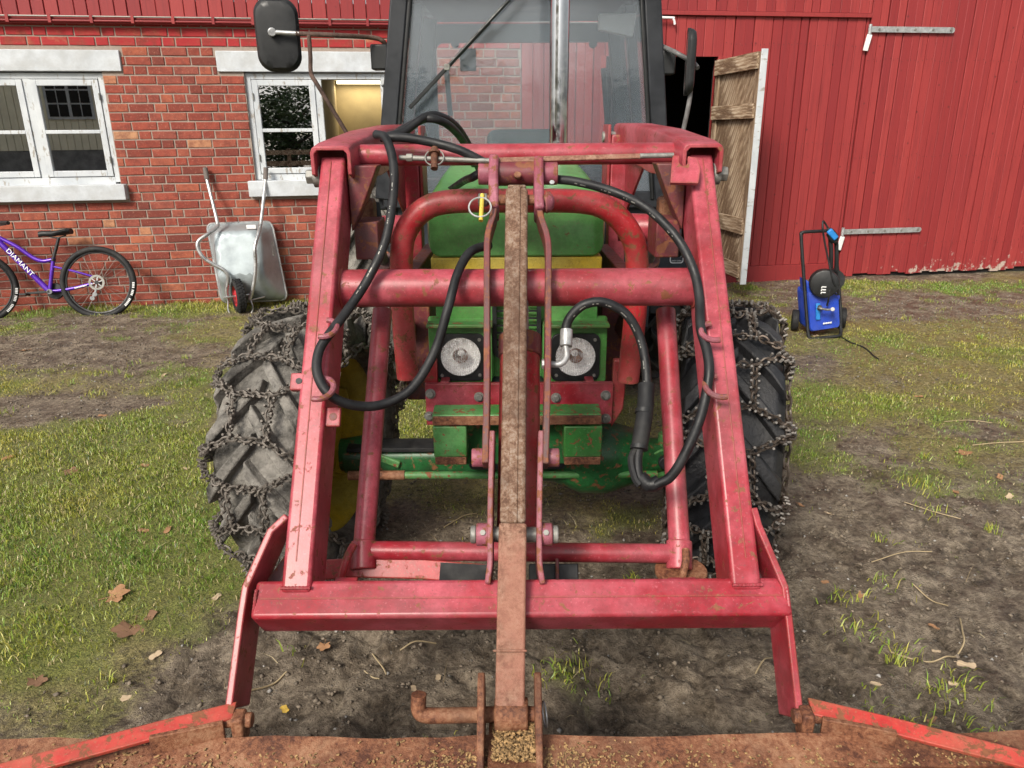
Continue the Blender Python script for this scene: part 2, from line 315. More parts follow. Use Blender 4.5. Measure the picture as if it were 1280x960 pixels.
def boardmat():
    m = NT('red_barn_paint'); oi = m.n('ShaderNodeObjectInfo'); r = oi.outputs['Random']; g = m.n('ShaderNodeNewGeometry')
    mp = m.n('ShaderNodeMapping'); mp.inputs['Scale'].default_value = (1, 1, 0.035); m.l(g.outputs['Position'], mp.inputs['Vector'])
    gr = m.noise(55, 6, 0.7, mp.outputs[0]); big = m.noise(1.6, 6, 0.65, g.outputs['Position'])
    c = m.mix(r, (0.215, 0.019, 0.021), (0.31, 0.038, 0.036)); c = m.mix(m.ramp(big, [(0.4, 0), (0.7, 0.45)]), c, (0.215, 0.022, 0.027))
    c = m.mix(m.ramp(gr, [(0.52, 0), (0.64, 0.6)]), c, (0.16, 0.018, 0.020))
    kn = m.n('ShaderNodeTexVoronoi'); kn.inputs['Scale'].default_value = 5.5; m.l(g.outputs['Position'], kn.inputs['Vector'])
    c = m.mix(m.ramp(kn.outputs['Distance'], [(0.035, 0.8), (0.085, 0)]), c, (0.10, 0.014, 0.014))
    # bare grey wood where paint has flaked off the damp board ends
    sp = m.n('ShaderNodeSeparateXYZ'); m.l(g.outputs['Position'], sp.inputs[0])
    low = m.ramp(sp.outputs[2], [(0.0, 0.28), (0.08, 0.16), (0.40, 0.0)])
    side = m.ramp(m.math('MULTIPLY', sp.outputs[0], 0.1), [(0.36, 0), (0.46, 1)])
    flake = m.ramp(m.math('ADD', m.noise(11, 7, 0.7, g.outputs['Position']), m.math('MULTIPLY', low, side)), [(0.70, 0), (0.76, 1)])
    c = m.mix(flake, c, m.mix(gr, (0.50, 0.40, 0.34), (0.28, 0.22, 0.19)))
    m.bsdf(c, 0.55, 0, m.bump(m.math('ADD', gr, m.math('MULTIPLY', flake, -0.5)), 0.35, 0.004), 0.4); return m.m
M['board'] = boardmat()
def oldwood(name, a, b, c_):
    m = NT(name); oi = m.n('ShaderNodeObjectInfo')
    mp = m.n('ShaderNodeMapping'); mp.inputs['Scale'].default_value = (1, 0.05, 1); m.l(m.co(), mp.inputs['Vector'])
    gr = m.noise(70, 7, 0.75, mp.outputs[0], 0.5); st = m.noise(7, 6, 0.7, m.co('Object', (1, 0.3, 1)))
    c = m.ramp(gr, [(0.40, a), (0.5, b), (0.60, c_)]); c = m.mix(m.ramp(st, [(0.46, 0), (0.60, 0.85)]), c, (0.085, 0.045, 0.025))
    c = m.mix(m.math('MULTIPLY', oi.outputs['Random'], 0.35), c, (0.16, 0.11, 0.07))
    m.bsdf(c, 0.85, 0, m.bump(gr, 0.5, 0.004), 0.25); return m.m
M['oldwood'] = oldwood('weathered_bare_wood', (0.12, 0.07, 0.04), (0.33, 0.235, 0.15), (0.52, 0.43, 0.32))
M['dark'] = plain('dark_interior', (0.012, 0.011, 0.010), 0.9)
M['room'] = plain('ochre_room_wall', (0.33, 0.27, 0.16), 0.8, 0, 0.15, 3)
def emit(name, col, st):
    m = NT(name); e = m.n('ShaderNodeEmission'); e.inputs[0].default_value = (*col, 1); e.inputs[1].default_value = st; m.l(e.outputs[0], m.out.inputs[0]); return m.m
M['tube'] = emit('lit_fluorescent_tube', (1.0, 0.86, 0.55), 2.2)
M['beige'] = plain('beige_cladding', (0.78, 0.74, 0.58), 0.7, 0, 0.1, 2)
M['stone'] = plain('grey_foundation', (0.20, 0.20, 0.20), 0.85, 0, 0.3, 4, 0.4, 30)
# ------------------------------------------------------------------ ground
_T = np.random.default_rng(11).random((256, 256))
def vnoise(x, y):
    xi = np.floor(x).astype(int); yi = np.floor(y).astype(int); fx = x-xi; fy = y-yi
    fx = fx*fx*(3-2*fx); fy = fy*fy*(3-2*fy); a = xi & 255; b = yi & 255; a1 = (a+1) & 255; b1 = (b+1) & 255
    return (_T[a, b]*(1-fx)+_T[a1, b]*fx)*(1-fy) + (_T[a, b1]*(1-fx)+_T[a1, b1]*fx)*fy
def fbm(x, y, o=4, g=0.5):
    s = 0; a = 1; t = 0
    for i in range(o): s = s+a*vnoise(x*2**i+17.3*i, y*2**i+9.1*i); t += a; a *= g
    return s/t
def blobs(x, y, L):
    r = np.zeros_like(x)
    for (px, py, rx, ry, v) in L:
        c = atG(px, py); r += v*np.exp(-((x-c.x)/rx)**2-((y-c.y)/ry)**2)
    return r
VEG = [(40, 640, .75, .8, 1.0), (10, 800, .45, .5, .9), (150, 560, .6, .5, .75), (230, 540, .4, .7, .3), (40, 560, .5, .4, .6), (200, 470, .5, .4, .45),
       (120, 385, 1.4, .42, .75), (330, 383, .7, .5, .8), (30, 412, .5, .28, .7), (210, 420, .45, .3, .5), (-300, 600, 2, 2, .8), (90, 700, .6, .45, .5),
       (1180, 360, 1.5, .42, 1.15), (960, 372, .6, .5, .4), (1110, 420, .8, .5, .28), (1030, 500, .5, .6, .5), (1200, 520, .9, .5, .35), (1130, 600, .35, .22, .35), (1000, 560, .3, .35, .45),
       (1250, 440, .6, .4, .3), (520, 530, .35, .6, .75), (770, 510, .35, .6, .6), (560, 800, .3, .2, .12), (690, 840, .22, .16, .35), (720, 640, .5, .25, .2), (900, 850, .4, .3, .05), (1700, 600, 2, 2, .5),
       (80, 440, .8, .28, -.9), (0, 520, .7, .3, -.9), (180, 440, .6, .25, -.3), (1150, 700, .8, .5, -.3), (1050, 850, .8, .5, -.35), (640, 640, .5, .6, -.3), (500, 860, .5, .4, -.4), (140, 820, .4, .3, -.15)]
MOSS = [(200, 640, .8, .9, .65), (250, 760, .45, .4, .25), (100, 860, .8, .4, .2), (1130, 420, 1.2, .5, .75), (1060, 500, .7, .6, .6), (1220, 470, .9, .6, .75), (1240, 570, .6, .35, .5), (1000, 400, .6, .5, .5), (520, 530, .4, .7, .9), (770, 520, .4, .6, .7),
        (300, 410, 1, .5, .4), (560, 610, .4, .3, .4), (720, 620, .5, .3, .35), (420, 820, .6, .4, -.5), (640, 860, 1.0, .4, -.4), (1080, 760, .9, .7, -.3), (-300, 600, 2, 2, .5), (1700, 500, 2, 2, .5), (80, 445, .8, .3, -.8), (0, 520, .7, .3, -.8)]
def maps(x, y):
    n = fbm(x*1.7+3, y*1.7, 4); n2 = fbm(x*6+9, y*6, 3)
    far = np.clip((np.abs(x)-5)/2, 0, 1)*0.5
    veg = np.clip(blobs(x, y, VEG)+far+(n-0.5)*1.5+(n2-0.5)*1.0, 0, 1.2)
    moss = np.clip(blobs(x, y, MOSS)+far+(fbm(x*2.3, y*2.3+5, 4)-0.5)*1.3, 0, 1)
    return veg, moss
CLOD = [(480, 850, .60, .40, 1.0), (880, 800, .45, .4, .7), (1100, 720, .9, .7, .5), (60, 445, .8, .3, .5), (380, 800, .3, .3, .6), (760, 860, .55, .35, .8), (640, 660, .6, .5, .4), (1150, 880, .6, .35, .5), (200, 850, .5, .35, .35), (1230, 640, .5, .4, .4)]
def height(x, y):
    h = 0.05*(fbm(x*0.8, y*0.8, 3)-0.5) + 0.026*(fbm(x*4+2, y*4, 4, 0.6)-0.5)
    k = np.clip(blobs(x, y, CLOD), 0, 1)
    rid = np.abs(fbm(x*5.2+31, y*5.2, 4, 0.58)-0.5)*2; h = h + k*(0.070*(fbm(x*7.5+31, y*7.5, 4, 0.65)-0.5) - 0.035*np.clip(0.22-rid, 0, 1)/0.22)
    for cx in (-0.70, 0.80, 0.34):                             # wheel ruts with lug prints in front of the tyres
        w = cx+0.06*np.sin(y*1.7+cx); u = x-w; g = np.exp(-(u/0.15)**4)*np.clip((2.7-y)/0.9, 0, 1)
        lug = np.clip(np.sin(y*36+np.abs(u)*24*(1 if cx else 1))*2.2, -1, 1)
        h = h - g*(0.020+0.009*lug*np.clip(fbm(x*3+8, y*3, 2)*2.4-0.7, 0, 1))
    return h
def axis(a, b, step, far, grow=1.35):
    c = list(np.arange(a, b+1e-6, step)); l = []; d = step; p = a
    while p > -far: d *= grow; p -= d; l.append(p)
    r = []; d = step; p = b
    while p < far: d *= grow; p += d; r.append(p)
    return np.array(l[::-1]+c+r)
gx = axis(-4.4, 5.6, 0.0175, 420); gy = axis(0.9, 7.6, 0.0175, 420)
GX, GY = np.meshgrid(gx, gy, indexing='ij'); nx, ny = GX.shape
GZ = height(GX, GY); veg, moss = maps(GX, GY)
me = bpy.data.meshes.new('ground'); me.vertices.add(nx*ny)
me.vertices.foreach_set('co', np.stack([GX, GY, GZ], -1).astype(np.float32).ravel())
idx = np.arange(nx*ny).reshape(nx, ny); q = np.stack([idx[:-1, :-1], idx[1:, :-1], idx[1:, 1:], idx[:-1, 1:]], -1).reshape(-1, 4)
me.loops.add(q.size); me.polygons.add(len(q)); me.loops.foreach_set('vertex_index', q.ravel().astype(np.int32))
me.polygons.foreach_set('loop_start', np.arange(0, q.size, 4, dtype=np.int32)); me.polygons.foreach_set('use_smooth', np.ones(len(q), bool))
me.update(calc_edges=True)
for nm, a in (('veg', veg), ('moss', moss)):
    at = me.attributes.new(nm, 'FLOAT', 'POINT'); at.data.foreach_set('value', a.astype(np.float32).ravel())
def groundmat():
    m = NT('mud_moss_and_turf'); n1 = m.noise(7, 8, 0.68); n2 = m.noise(38, 7, 0.7); n3 = m.noise(150, 5, 0.7)
    mud = m.ramp(m.math('ADD', m.math('MULTIPLY', n1, 0.5), m.math('MULTIPLY', n2, 0.5)), [(0.40, (0.052, 0.039, 0.027)), (0.50, (0.165, 0.130, 0.094)), (0.59, (0.31, 0.255, 0.19))])
    mossc = m.ramp(m.math('ADD', m.math('MULTIPLY', n3, 0.6), m.math('MULTIPLY', n2, 0.4)), [(0.41, (0.070, 0.066, 0.020)), (0.5, (0.21, 0.185, 0.058)), (0.59, (0.40, 0.335, 0.14))])
    f = m.ramp(m.math('ADD', m.math('MULTIPLY', m.attr('moss'), 0.75), m.math('MULTIPLY', n2, 0.6)), [(0.46, 0), (0.72, 0.85)])
    c = m.mix(f, mud, mossc)
    gf = m.ramp(m.math('ADD', m.math('MULTIPLY', m.attr('veg'), 0.7), m.math('MULTIPLY', n2, 0.5)), [(0.5, 0), (0.8, 0.8)])
    c = m.mix(gf, c, m.mix(m.ramp(n3, [(.4, 0), (.6, 1)]), (0.08, 0.105, 0.022), (0.26, 0.28, 0.06)))
    v = m.n('ShaderNodeTexVoronoi'); v.inputs['Scale'].default_value = 75; m.l(m.co(), v.inputs['Vector'])   # grit and small stones
    st = m.math('MULTIPLY', m.ramp(v.outputs['Distance'], [(0.20, 1), (0.30, 0)]), m.ramp(m.noise(9, 4), [(0.52, 0), (0.62, 1)]))
    c = m.mix(m.math('MULTIPLY', st, 0.55), c, m.mix(m.noise(60, 2), (0.16, 0.15, 0.135), (0.36, 0.34, 0.31)))
    ro = m.math('ADD', 0.30, m.math('MULTIPLY', m.ramp(n1, [(0.42, 0), (0.58, 1)]), 0.5), True)
    h = m.math('ADD', m.math('ADD', m.math('MULTIPLY', n2, 0.9), m.math('MULTIPLY', n3, 0.5)), m.math('MULTIPLY', st, 0.3))
    m.bsdf(c, ro, 0, m.bump(h, 0.85, 0.032), 0.4); return m.m
go = link('ground', me, groundmat()); tag(go, 'muddy mossy farmyard ground with worn turf', 'ground', kind='structure')
# ------------------------------------------------------------------ grass blades, straw litter
def blades(name, x, y, L, W, lean, col, label, cat):
    n = len(x); z = height(x, y); th = RNG.uniform(0, 2*np.pi, n); wx, wy = np.cos(th)*W/2, np.sin(th)*W/2
    la = RNG.uniform(0, 2*np.pi, n); lx, ly = np.cos(la)*lean*L, np.sin(la)*lean*L; up = L*np.sqrt(np.clip(1-lean**2*0.8, 0.02, 1))
    P = np.zeros((n, 5, 3)); P[:, 0] = np.stack([x-wx, y-wy, z-0.004], -1); P[:, 1] = np.stack([x+wx, y+wy, z-0.004], -1)
    mx, my, mz = x+lx*0.38, y+ly*0.38, z+up*0.62
    P[:, 2] = np.stack([mx+wx*.75, my+wy*.75, mz], -1); P[:, 3] = np.stack([mx-wx*.75, my-wy*.75, mz], -1)
    P[:, 4] = np.stack([x+lx, y+ly, np.maximum(z+up*(1-0.35*lean), z+0.004)], -1)
    me = bpy.data.meshes.new(name); me.vertices.add(5*n); me.vertices.foreach_set('co', P.astype(np.float32).ravel())
    b = (np.arange(n)*5)[:, None]; li = np.concatenate([b+0, b+1, b+2, b+0, b+2, b+3, b+3, b+2, b+4], 1).ravel().astype(np.int32)
    me.loops.add(len(li)); me.polygons.add(3*n); me.loops.foreach_set('vertex_index', li)
    me.polygons.foreach_set('loop_start', np.arange(0, len(li), 3, dtype=np.int32)); me.polygons.foreach_set('use_smooth', np.ones(3*n, bool)); me.update(calc_edges=True)
    a = me.attributes.new('col', 'FLOAT_COLOR', 'POINT'); cc = np.concatenate([np.repeat(col, 5, 0), np.ones((5*n, 1))], 1)
    a.data.foreach_set('color', cc.astype(np.float32).ravel())
    o = link(name, me, M['blade']); tag(o, label, cat, kind='stuff'); return o
def blademat():
    m = NT('grass_blade'); c = m.attr('col', 'Color'); d = m.n('ShaderNodeBsdfDiffuse'); t = m.n('ShaderNodeBsdfTranslucent'); g = m.n('ShaderNodeBsdfGlossy')
    g.inputs['Roughness'].default_value = 0.45; m.l(c, d.inputs[0]); m.l(c, t.inputs[0])
    x = m.n('ShaderNodeMixShader'); x.inputs[0].default_value = 0.3; m.l(d.outputs[0], x.inputs[1]); m.l(t.outputs[0], x.inputs[2])
    y = m.n('ShaderNodeMixShader'); y.inputs[0].default_value = 0.05; m.l(x.outputs[0], y.inputs[1]); m.l(g.outputs[0], y.inputs[2]); m.l(y.outputs[0], m.out.inputs[0]); return m.m
M['blade'] = blademat()
def cand(n):
    y = 1.0+7.2*np.sqrt(RNG.random(n)); x = (RNG.random(n)*2-1)*(0.95+y*0.78); return x, y
def inyard(x, y): return (y < 7.8+0.155*x-0.015)
A = np.array((0.185, 0.325, 0.042)); B = np.array((0.50, 0.45, 0.085)); C2 = np.array((0.54, 0.44, 0.24)); D = np.array((0.045, 0.095, 0.020))
N = 3200000; x, y = cand(N); vg, ms = maps(x, y)
mat_ = np.clip((fbm(x*11+5, y*11, 3)-0.40)*4.0, 0.0, 1.0)
dens = np.clip(vg-0.30, 0, 0.8)**1.1*0.44*(0.35+0.65*mat_) + ms*0.15*mat_
near = np.clip(3.4/np.maximum(y, 1.5), 0.55, 1.25)
keep = (RNG.random(N) < dens*near) & inyard(x, y); x, y, vg, ms = x[keep], y[keep], vg[keep], ms[keep]
n = len(x); r = RNG.random(n); yl = np.clip(fbm(x*1.1+70, y*1.1, 3)*2.0-0.60+ms*0.35-0.25*(vg > 0.75)+(RNG.random(n)-0.5)*0.45, 0, 1)
col = A*(1-yl[:, None])+B*yl[:, None]; col = np.where((r < 0.13)[:, None], C2, col); col = np.where((r > 0.84)[:, None], D, col); col *= RNG.uniform(0.65, 1.3, n)[:, None]
Ln = 0.009+0.011*RNG.random(n)+0.018*np.clip(vg-0.35, 0, 0.9)*RNG.uniform(0.3, 1.2, n); Ln *= np.where(RNG.random(n) < 0.02, 2.0, 1.0)
wallside = np.clip(1-(7.8+0.155*x-y)/0.5, 0, 1); Ln *= 1+1.6*wallside*(vg > 0.5)
blades('grass', x, y, Ln, RNG.uniform(0.0018, 0.0036, n)*(0.8+0.12*y), RNG.uniform(0.35, 1.0, n), col, 'patchy matted green and yellowish turf over the mud', 'grass')
# sparse tufts in the mud
tx, ty = [], []
for i in range(210):
    a, b = cand(1); 
    if not inyard(a, b)[0]: continue
    k = random.randint(8, 40); s = random.uniform(0.012, 0.05); tx.append(a+RNG.normal(0, s, k)); ty.append(b+RNG.normal(0, s, k))
for (px, py, k, s) in ((1125, 815, 60, .03), (1080, 785, 50, .05), (1170, 865, 40, .05), (1200, 860, 45, .05), (1060, 745, 40, .05), (700, 838, 70, .06), (1240, 920, 40, .06), (735, 845, 40, .05), (1135, 908, 40, .03), (1150, 610, 60, .06), (40, 800, 160, .09), (20, 720, 160, .12)):
    c = atG(px, py); tx.append(c.x+RNG.normal(0, s, k)); ty.append(c.y+RNG.normal(0, s, k))
x = np.concatenate(tx); y = np.concatenate(ty); n = len(x); r = RNG.random((n, 1)); col = A*1.1*(1-r)+B*r
blades('grass_tufts', x, y, RNG.uniform(0.02, 0.06, n), RNG.uniform(0.003, 0.0055, n), RNG.uniform(0.3, 0.95, n), col, 'small separate grass tufts scattered over bare mud', 'grass')
# straw litter: flat pale stalks pressed into the yard
x, y = cand(9000); k = inyard(x, y) & (RNG.random(9000) < 0.25+0.6*maps(x, y)[1]); x, y = x[k], y[k]; n = len(x)
col = np.where(RNG.random((n, 1)) < 0.5, np.array((0.52, 0.44, 0.27)), np.array((0.30, 0.23, 0.13)))*RNG.uniform(0.6, 1.2, (n, 1))
blades('straw_litter', x, y, RNG.uniform(0.03, 0.12, n), RNG.uniform(0.002, 0.0035, n), np.full(n, 1.05), col, 'pale straw bits littered over the yard', 'straw')
# crumbs of soil and small stones
def crumbs(name, n, label, cat, lo, hi, matk, seed):
    rg = np.random.default_rng(seed); x = []; y = []
    while len(x) < n:
        a_, b_ = cand(n); v_, m_ = maps(a_, b_); k_ = inyard(a_, b_) & (rg.random(n) < np.clip(0.9-v_*1.2-m_*0.6, 0, 1)*np.clip(3/b_, .2, 1)); x += list(a_[k_]); y += list(b_[k_])
    x = np.array(x[:n]); y = np.array(y[:n]); z = height(x, y); s_ = rg.uniform(lo, hi, n)*rg.random(n)**.7+lo*.4
    base = np.array([(1, 0, 0), (-1, 0, 0), (0, 1, 0), (0, -1, 0), (0, 0, .7), (0, 0, -.7), (.65, .65, .3), (-.65, .6, .35), (.6, -.65, -.1), (-.6, -.6, .2)])[:6]
    P = base[None]*s_[:, None, None]*rg.uniform(.55, 1.3, (n, 6, 3)); P += np.stack([x, y, z+s_*.25], -1)[:, None]
    f = np.array([(0, 2, 4), (2, 1, 4), (1, 3, 4), (3, 0, 4), (2, 0, 5), (1, 2, 5), (3, 1, 5), (0, 3, 5)])
    F_ = (f[None]+(np.arange(n)*6)[:, None, None]).reshape(-1, 3); me = bpy.data.meshes.new(name); me.vertices.add(6*n); me.vertices.foreach_set('co', P.astype(np.float32).ravel())
    me.loops.add(F_.size); me.polygons.add(len(F_)); me.loops.foreach_set('vertex_index', F_.ravel().astype(np.int32)); me.polygons.foreach_set('loop_start', np.arange(0, F_.size, 3, dtype=np.int32)); me.update(calc_edges=True)
    tag(link(name, me, M[matk]), label, cat, kind='stuff')
M['soil'] = plain('soil_crumb', (.15, .122, .092), .8, 0, .6, 30); M['pebble'] = plain('pebble_stone', (.26, .25, .235), .7, 0, .5, 20)
crumbs('soil_crumbs', 16000, 'loose crumbs of dark soil over the churned mud', 'soil', .003, .013, 'soil', 3)
crumbs('pebbles', 1500, 'small grey pebbles scattered over the mud', 'pebbles', .003, .011, 'pebble', 4)
# ------------------------------------------------------------------ brick building
S_END = 0.11                                                   # where brick meets the barn boards
ZT = 2.50
bb = thing('brick_building', 'red brick farm building with white windows on the left', 'building', WL(-4, 0))
WB = dict(z0=1.17, z1=2.115)
W1 = (-4.98, -3.675); W2 = (-2.46, -1.16)
def wbox(mb, s0, s1, z0, z1, o0, o1): return mb.hexa([WL(s, z, o) for z in (z0, z1) for s, o in ((s0, o0), (s1, o0), (s1, o1), (s0, o1))][:4] + [WL(s, z1, o) for s, o in ((s0, o0), (s1, o0), (s1, o1), (s0, o1))])
mb = MB()
for (a, b, z0, z1) in ((-9, W1[0], -0.2, ZT+.2), (W1[1], W2[0], -0.2, ZT+.2), (W2[1], S_END, -0.2, ZT+.2), (W1[0], W1[1], -0.2, WB['z0']-.05), (W1[0], W1[1], WB['z1']+.02, ZT+.2), (W2[0], W2[1], -0.2, WB['z0']-.05), (W2[0], W2[1], WB['z1']+.02, ZT+.2)):
    wbox(mb, a, b, z0, z1, -0.006, -0.25)
mb.build('mortar_wall', M['mortar'], bb, smooth=False)
CH, SL, HL, J = 0.0787, 0.222, 0.112, 0.0120
rects = [(W1[0], W1[1], WB['z0']-.03, WB['z1']), (W2[0], W2[1], WB['z0']-.03, WB['z1']),
         (-5.2, -3.50, 2.125, 2.30), (-2.685, -0.95, 2.125, 2.30), (-5.2, -3.62, 1.02, 1.16), (-2.52, -1.0, 1.02, 1.17)]
cells = []
row = 0; z = -0.03
while z < ZT-0.01:
    s = -9.0-(0.0, 0.27, 0.11, 0.38)[row % 4]-random.random()*0.03; k = row
    while s < S_END:
        L = HL if k % 3 == 2 else SL
        if row % 5 == 4: L = HL if random.random() < 0.75 else SL
        a, b = s, min(s+L, S_END); segs = [(a, b)]
        for (r0, r1, rz0, rz1) in rects:
            if z+CH*0.6 > rz0 and z+CH*0.4 < rz1:
                out = []
                for (p, q_) in segs:
                    if q_ <= r0 or p >= r1: out.append((p, q_))
                    else:
                        if r0-p > 0.03: out.append((p, r0))
                        if q_-r1 > 0.03: out.append((r1, q_))
                segs = out
        cells += [(p, q_, z, row) for p, q_ in segs if q_-p > 0.03]
        s += L; k += 1
    z += CH; row += 1
def brick_mesh(L, seed):
    rg = random.Random(seed); j = lambda a=0.0018: rg.uniform(-a, a); h = (CH-J)/2; l = (L-J)/2; c = 0.004
    p = []
    for y0, i in ((-0.05, 0), (-c, 0), (0, c)):               # back, shoulder, front
        p += [V((sx*(l-i)+j(), y0+j(0.0012), sz*(h-i)+j())) for sx, sz in ((-1, -1), (1, -1), (1, 1), (-1, 1))]
    f = []
    for a in (0, 4):
        for k in range(4): f.append((a+k, a+(k+1) % 4, a+4+(k+1) % 4, a+4+k))
    f.append((8, 9, 10, 11)); m2 = MB(); m2.add(p, f); return m2
BRICKS = {}
def bget(L, painted, var):
    key = (round(L, 3), painted, var)
    if key not in BRICKS:
        bm_ = brick_mesh(L, str(key)); bm_.v = [V((v.x, -v.y, v.z)) for v in bm_.v]; me_ = bm_.mesh('brick', False); me_.materials.append(M['brick_painted' if painted else 'brick']); BRICKS[key] = me_
    return BRICKS[key]
def pxof(p):
    d = p-CAM; zc = d.dot(_f); return 640+F*d.dot(_r)/zc, 480-F*d.dot(_u)/zc
vis, rest = [], []
for c in cells:
    mid = WL((c[0]+c[1])/2, c[2]+CH/2); px, py = pxof(mid)
    seen = (-10 < px < 480 and -5 < py < 390 and not (400 < px and py > 180)) or (548 < px < 655 and 45 < py < 185)
    (vis if seen else rest).append(c)
vis.sort(key=lambda c: -(c[1]-c[0])); rest += vis[300:]; vis = vis[:300]
BROT = Matrix(((WE.x, -WN.x, 0), (WE.y, -WN.y, 0), (0, 0, 1)))   # local x along, y inwards
for (a, b, z, rw) in vis:
    L = b-a; Lr = SL if abs(L-SL) < 0.004 else HL if abs(L-HL) < 0.004 else round(L, 2)
    o = bpy.data.objects.new('brick', bget(Lr, z > 2.27, random.randint(0, 4))); COL.objects.link(o); o.parent = bb
    o.matrix_parent_inverse = Matrix.Translation(-V(bb.location))
    o.location = WL((a+b)/2, z+CH/2, 0.002+random.uniform(-.0025, .0025)); o.rotation_euler = (0, random.uniform(-.006, .006), PHI+random.uniform(-.004, .004))
for painted in (False, True):
    mb = MB(); rn = []
    for (a, b, z, rw) in rest:
        if (z > 2.27) != painted: continue
        p = brick_mesh(b-a, random.random()); c = WL((a+b)/2, z+CH/2, random.uniform(-.0025, .0025))
        mb.add([c + WE*v.x + WN*v.y + V((0, 0, v.z)) for v in p.v], p.f); rn += [random.random()]*12
    me_ = mb.mesh('brickwork', False); at = me_.attributes.new('rnd', 'FLOAT', 'POINT'); at.data.foreach_set('value', rn)
    tag(link('brickwork', me_, M['brick_painted' if painted else 'brick'], bb), kind='stuff')
for (a, b, z0, z1, nm) in ((-5.25, -3.50, 2.125, 2.30, 'lintel'), (-2.685, -0.95, 2.125, 2.30, 'lintel'), (-5.25, -3.625, 1.015, 1.155, 'window_sill'), (-2.525, -1.0, 1.02, 1.165, 'window_sill')):
    wbox(MB(), a, b, z0, z1, -0.18, 0.018 if nm == 'lintel' else 0.075).build(nm, M['concrete_white'], bb, bevel=0.006)
def casement(win, s0, s1, z0, z1, o, split=True, pane=True):
    fw = 0.052
    def bar(a, b, c, d, nm='casement_bar'): wbox(MB(), a, b, c, d, o-0.02, o+0.022).build(nm, M['winwhite'], win, bevel=0.004)
    bar(s0, s0+fw, z0, z1); bar(s1-fw, s1, z0, z1); bar(s0+fw, s1-fw, z1-fw, z1); bar(s0+fw, s1-fw, z0, z0+fw)
    zm = z0+(z1-z0)*0.47
    if split: bar(s0+fw, s1-fw, zm-0.016, zm+0.016, 'glazing_bar')
    if pane:
        for (c, d) in ((z0+fw, zm-0.016), (zm+0.016, z1-fw)) if split else ((z0+fw, z1-fw),):
            wbox(MB(), s0+fw-.004, s1-fw+.004, c-.004, d+.004, o-0.006, o-0.002).build('pane', M['winglass'], win)
def window(s0, s1, label, open_right=False):
    w = empty('window', WL((s0+s1)/2, WB['z0']), bb); w['label'] = label; z0, z1 = WB['z0'], WB['z1']; o = -0.045
    for (a, b, c, d) in ((s0, s0+.05, z0, z1), (s1-.05, s1, z0, z1), (s0+.05, s1-.05, z1-.05, z1), (s0+.05, s1-.05, z0-.03, z0+.05)):
        wbox(MB(), a, b, c, d, o-0.07, o+0.012).build('window_frame', M['winwhite'], w, bevel=0.003)
    md = (s0+s1)/2; wbox(MB(), md-.03, md+.03, z0+.05, z1-.05, o-.07, o+.010).build('mullion', M['winwhite'], w, bevel=0.003)
    casement(w, s0+.055, md-.032, z0+.055, z1-.055, o+0.0)
    if not open_right: casement(w, md+.032, s1-.055, z0+.055, z1-.055, o)
    else:                                                      # leaf swung outwards on its right-hand hinges
        L = (s1-.055)-(md+.032); an = math.radians(97); h0 = WL(s1-.055, 0, o+0.03)
        ax = (-WE*math.cos(an)+WN*math.sin(an)); nn = V((0, 0, 1)).cross(ax)
        def leaf(u0, u1, a, b, t, nm, mt):
            MB().hexa([h0+ax*u+nn*k+V((0, 0, zz)) for zz in (a, b) for u, k in ((u0, -t), (u1, -t), (u1, t), (u0, t))]).build(nm, mt, w, bevel=0.003 if t > .01 else 0)
        a, b = z0+.055, z1-.055; fw = .052; zm = a+(b-a)*.47
        leaf(0, fw, a, b, .021, 'casement_bar', M['winwhite']); leaf(L-fw, L, a, b, .021, 'casement_bar', M['winwhite'])
        leaf(fw, L-fw, a, a+fw, .021, 'casement_bar', M['winwhite']); leaf(fw, L-fw, b-fw, b, .021, 'casement_bar', M['winwhite']); leaf(fw, L-fw, zm-.016, zm+.016, .019, 'glazing_bar', M['winwhite'])
        leaf(fw, L-fw, a+fw, zm-.016, .002, 'pane', M['winglass']); leaf(fw, L-fw, zm+.016, b-fw, .002, 'pane', M['winglass'])
    for sx in (s0+.058, s1-.058):
        for zz in (z0+.2, z1-.2): MB().cyl(WL(sx, zz-.03, o+.03), WL(sx, zz+.03, o+.03), .007, 8).build('hinge', M['bolt'], w)
    return w
window(W1[0], W1[1], 'closed white double casement window')
window(W2[0], W2[1], 'white casement window with its right leaf open', True)
# rooms behind the windows: one dark, one lit by a fluorescent tube
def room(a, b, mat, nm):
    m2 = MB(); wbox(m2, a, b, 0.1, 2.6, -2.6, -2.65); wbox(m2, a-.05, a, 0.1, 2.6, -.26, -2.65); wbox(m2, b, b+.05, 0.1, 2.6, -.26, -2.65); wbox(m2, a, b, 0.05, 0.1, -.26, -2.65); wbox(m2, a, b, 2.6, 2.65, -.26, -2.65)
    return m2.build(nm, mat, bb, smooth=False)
room(-6.2, -1.90, M['dark'], 'dark_room_lining'); room(-1.80, -0.05, M['room'], 'lit_room_lining')  # partition at the mullion added so lamplight stays out of the left casement
ls, lz = atW(452, 103, -2.42)
lp = thing('fluorescent_lamp', 'lit fluorescent tube lamp on the room wall behind the open window', 'lamp', WL(ls, lz, -2.45))
wbox(MB(), ls-.33, ls+.55, lz+.022, lz+.075, -2.49, -2.38).build('housing', M['white'], lp, bevel=.006)
MB().cyl(WL(ls-.30, lz, -2.43), WL(ls+.52, lz, -2.43), .018, 12).build('tube', M['tube'], lp)
al = bpy.data.lights.new('tube_light', 'AREA'); al.shape = 'RECTANGLE'; al.size = .8; al.size_y = .05; al.energy = 2.6; al.color = (1, .84, .55)
ao = bpy.data.objects.new('tube_light', al); COL.objects.link(ao); ao.location = WL(ls+.1, lz-.03, -2.43); ao.rotation_euler = (0, 0, PHI); ao.parent = lp; ao.matrix_parent_inverse = Matrix.Translation(-V(lp.location))
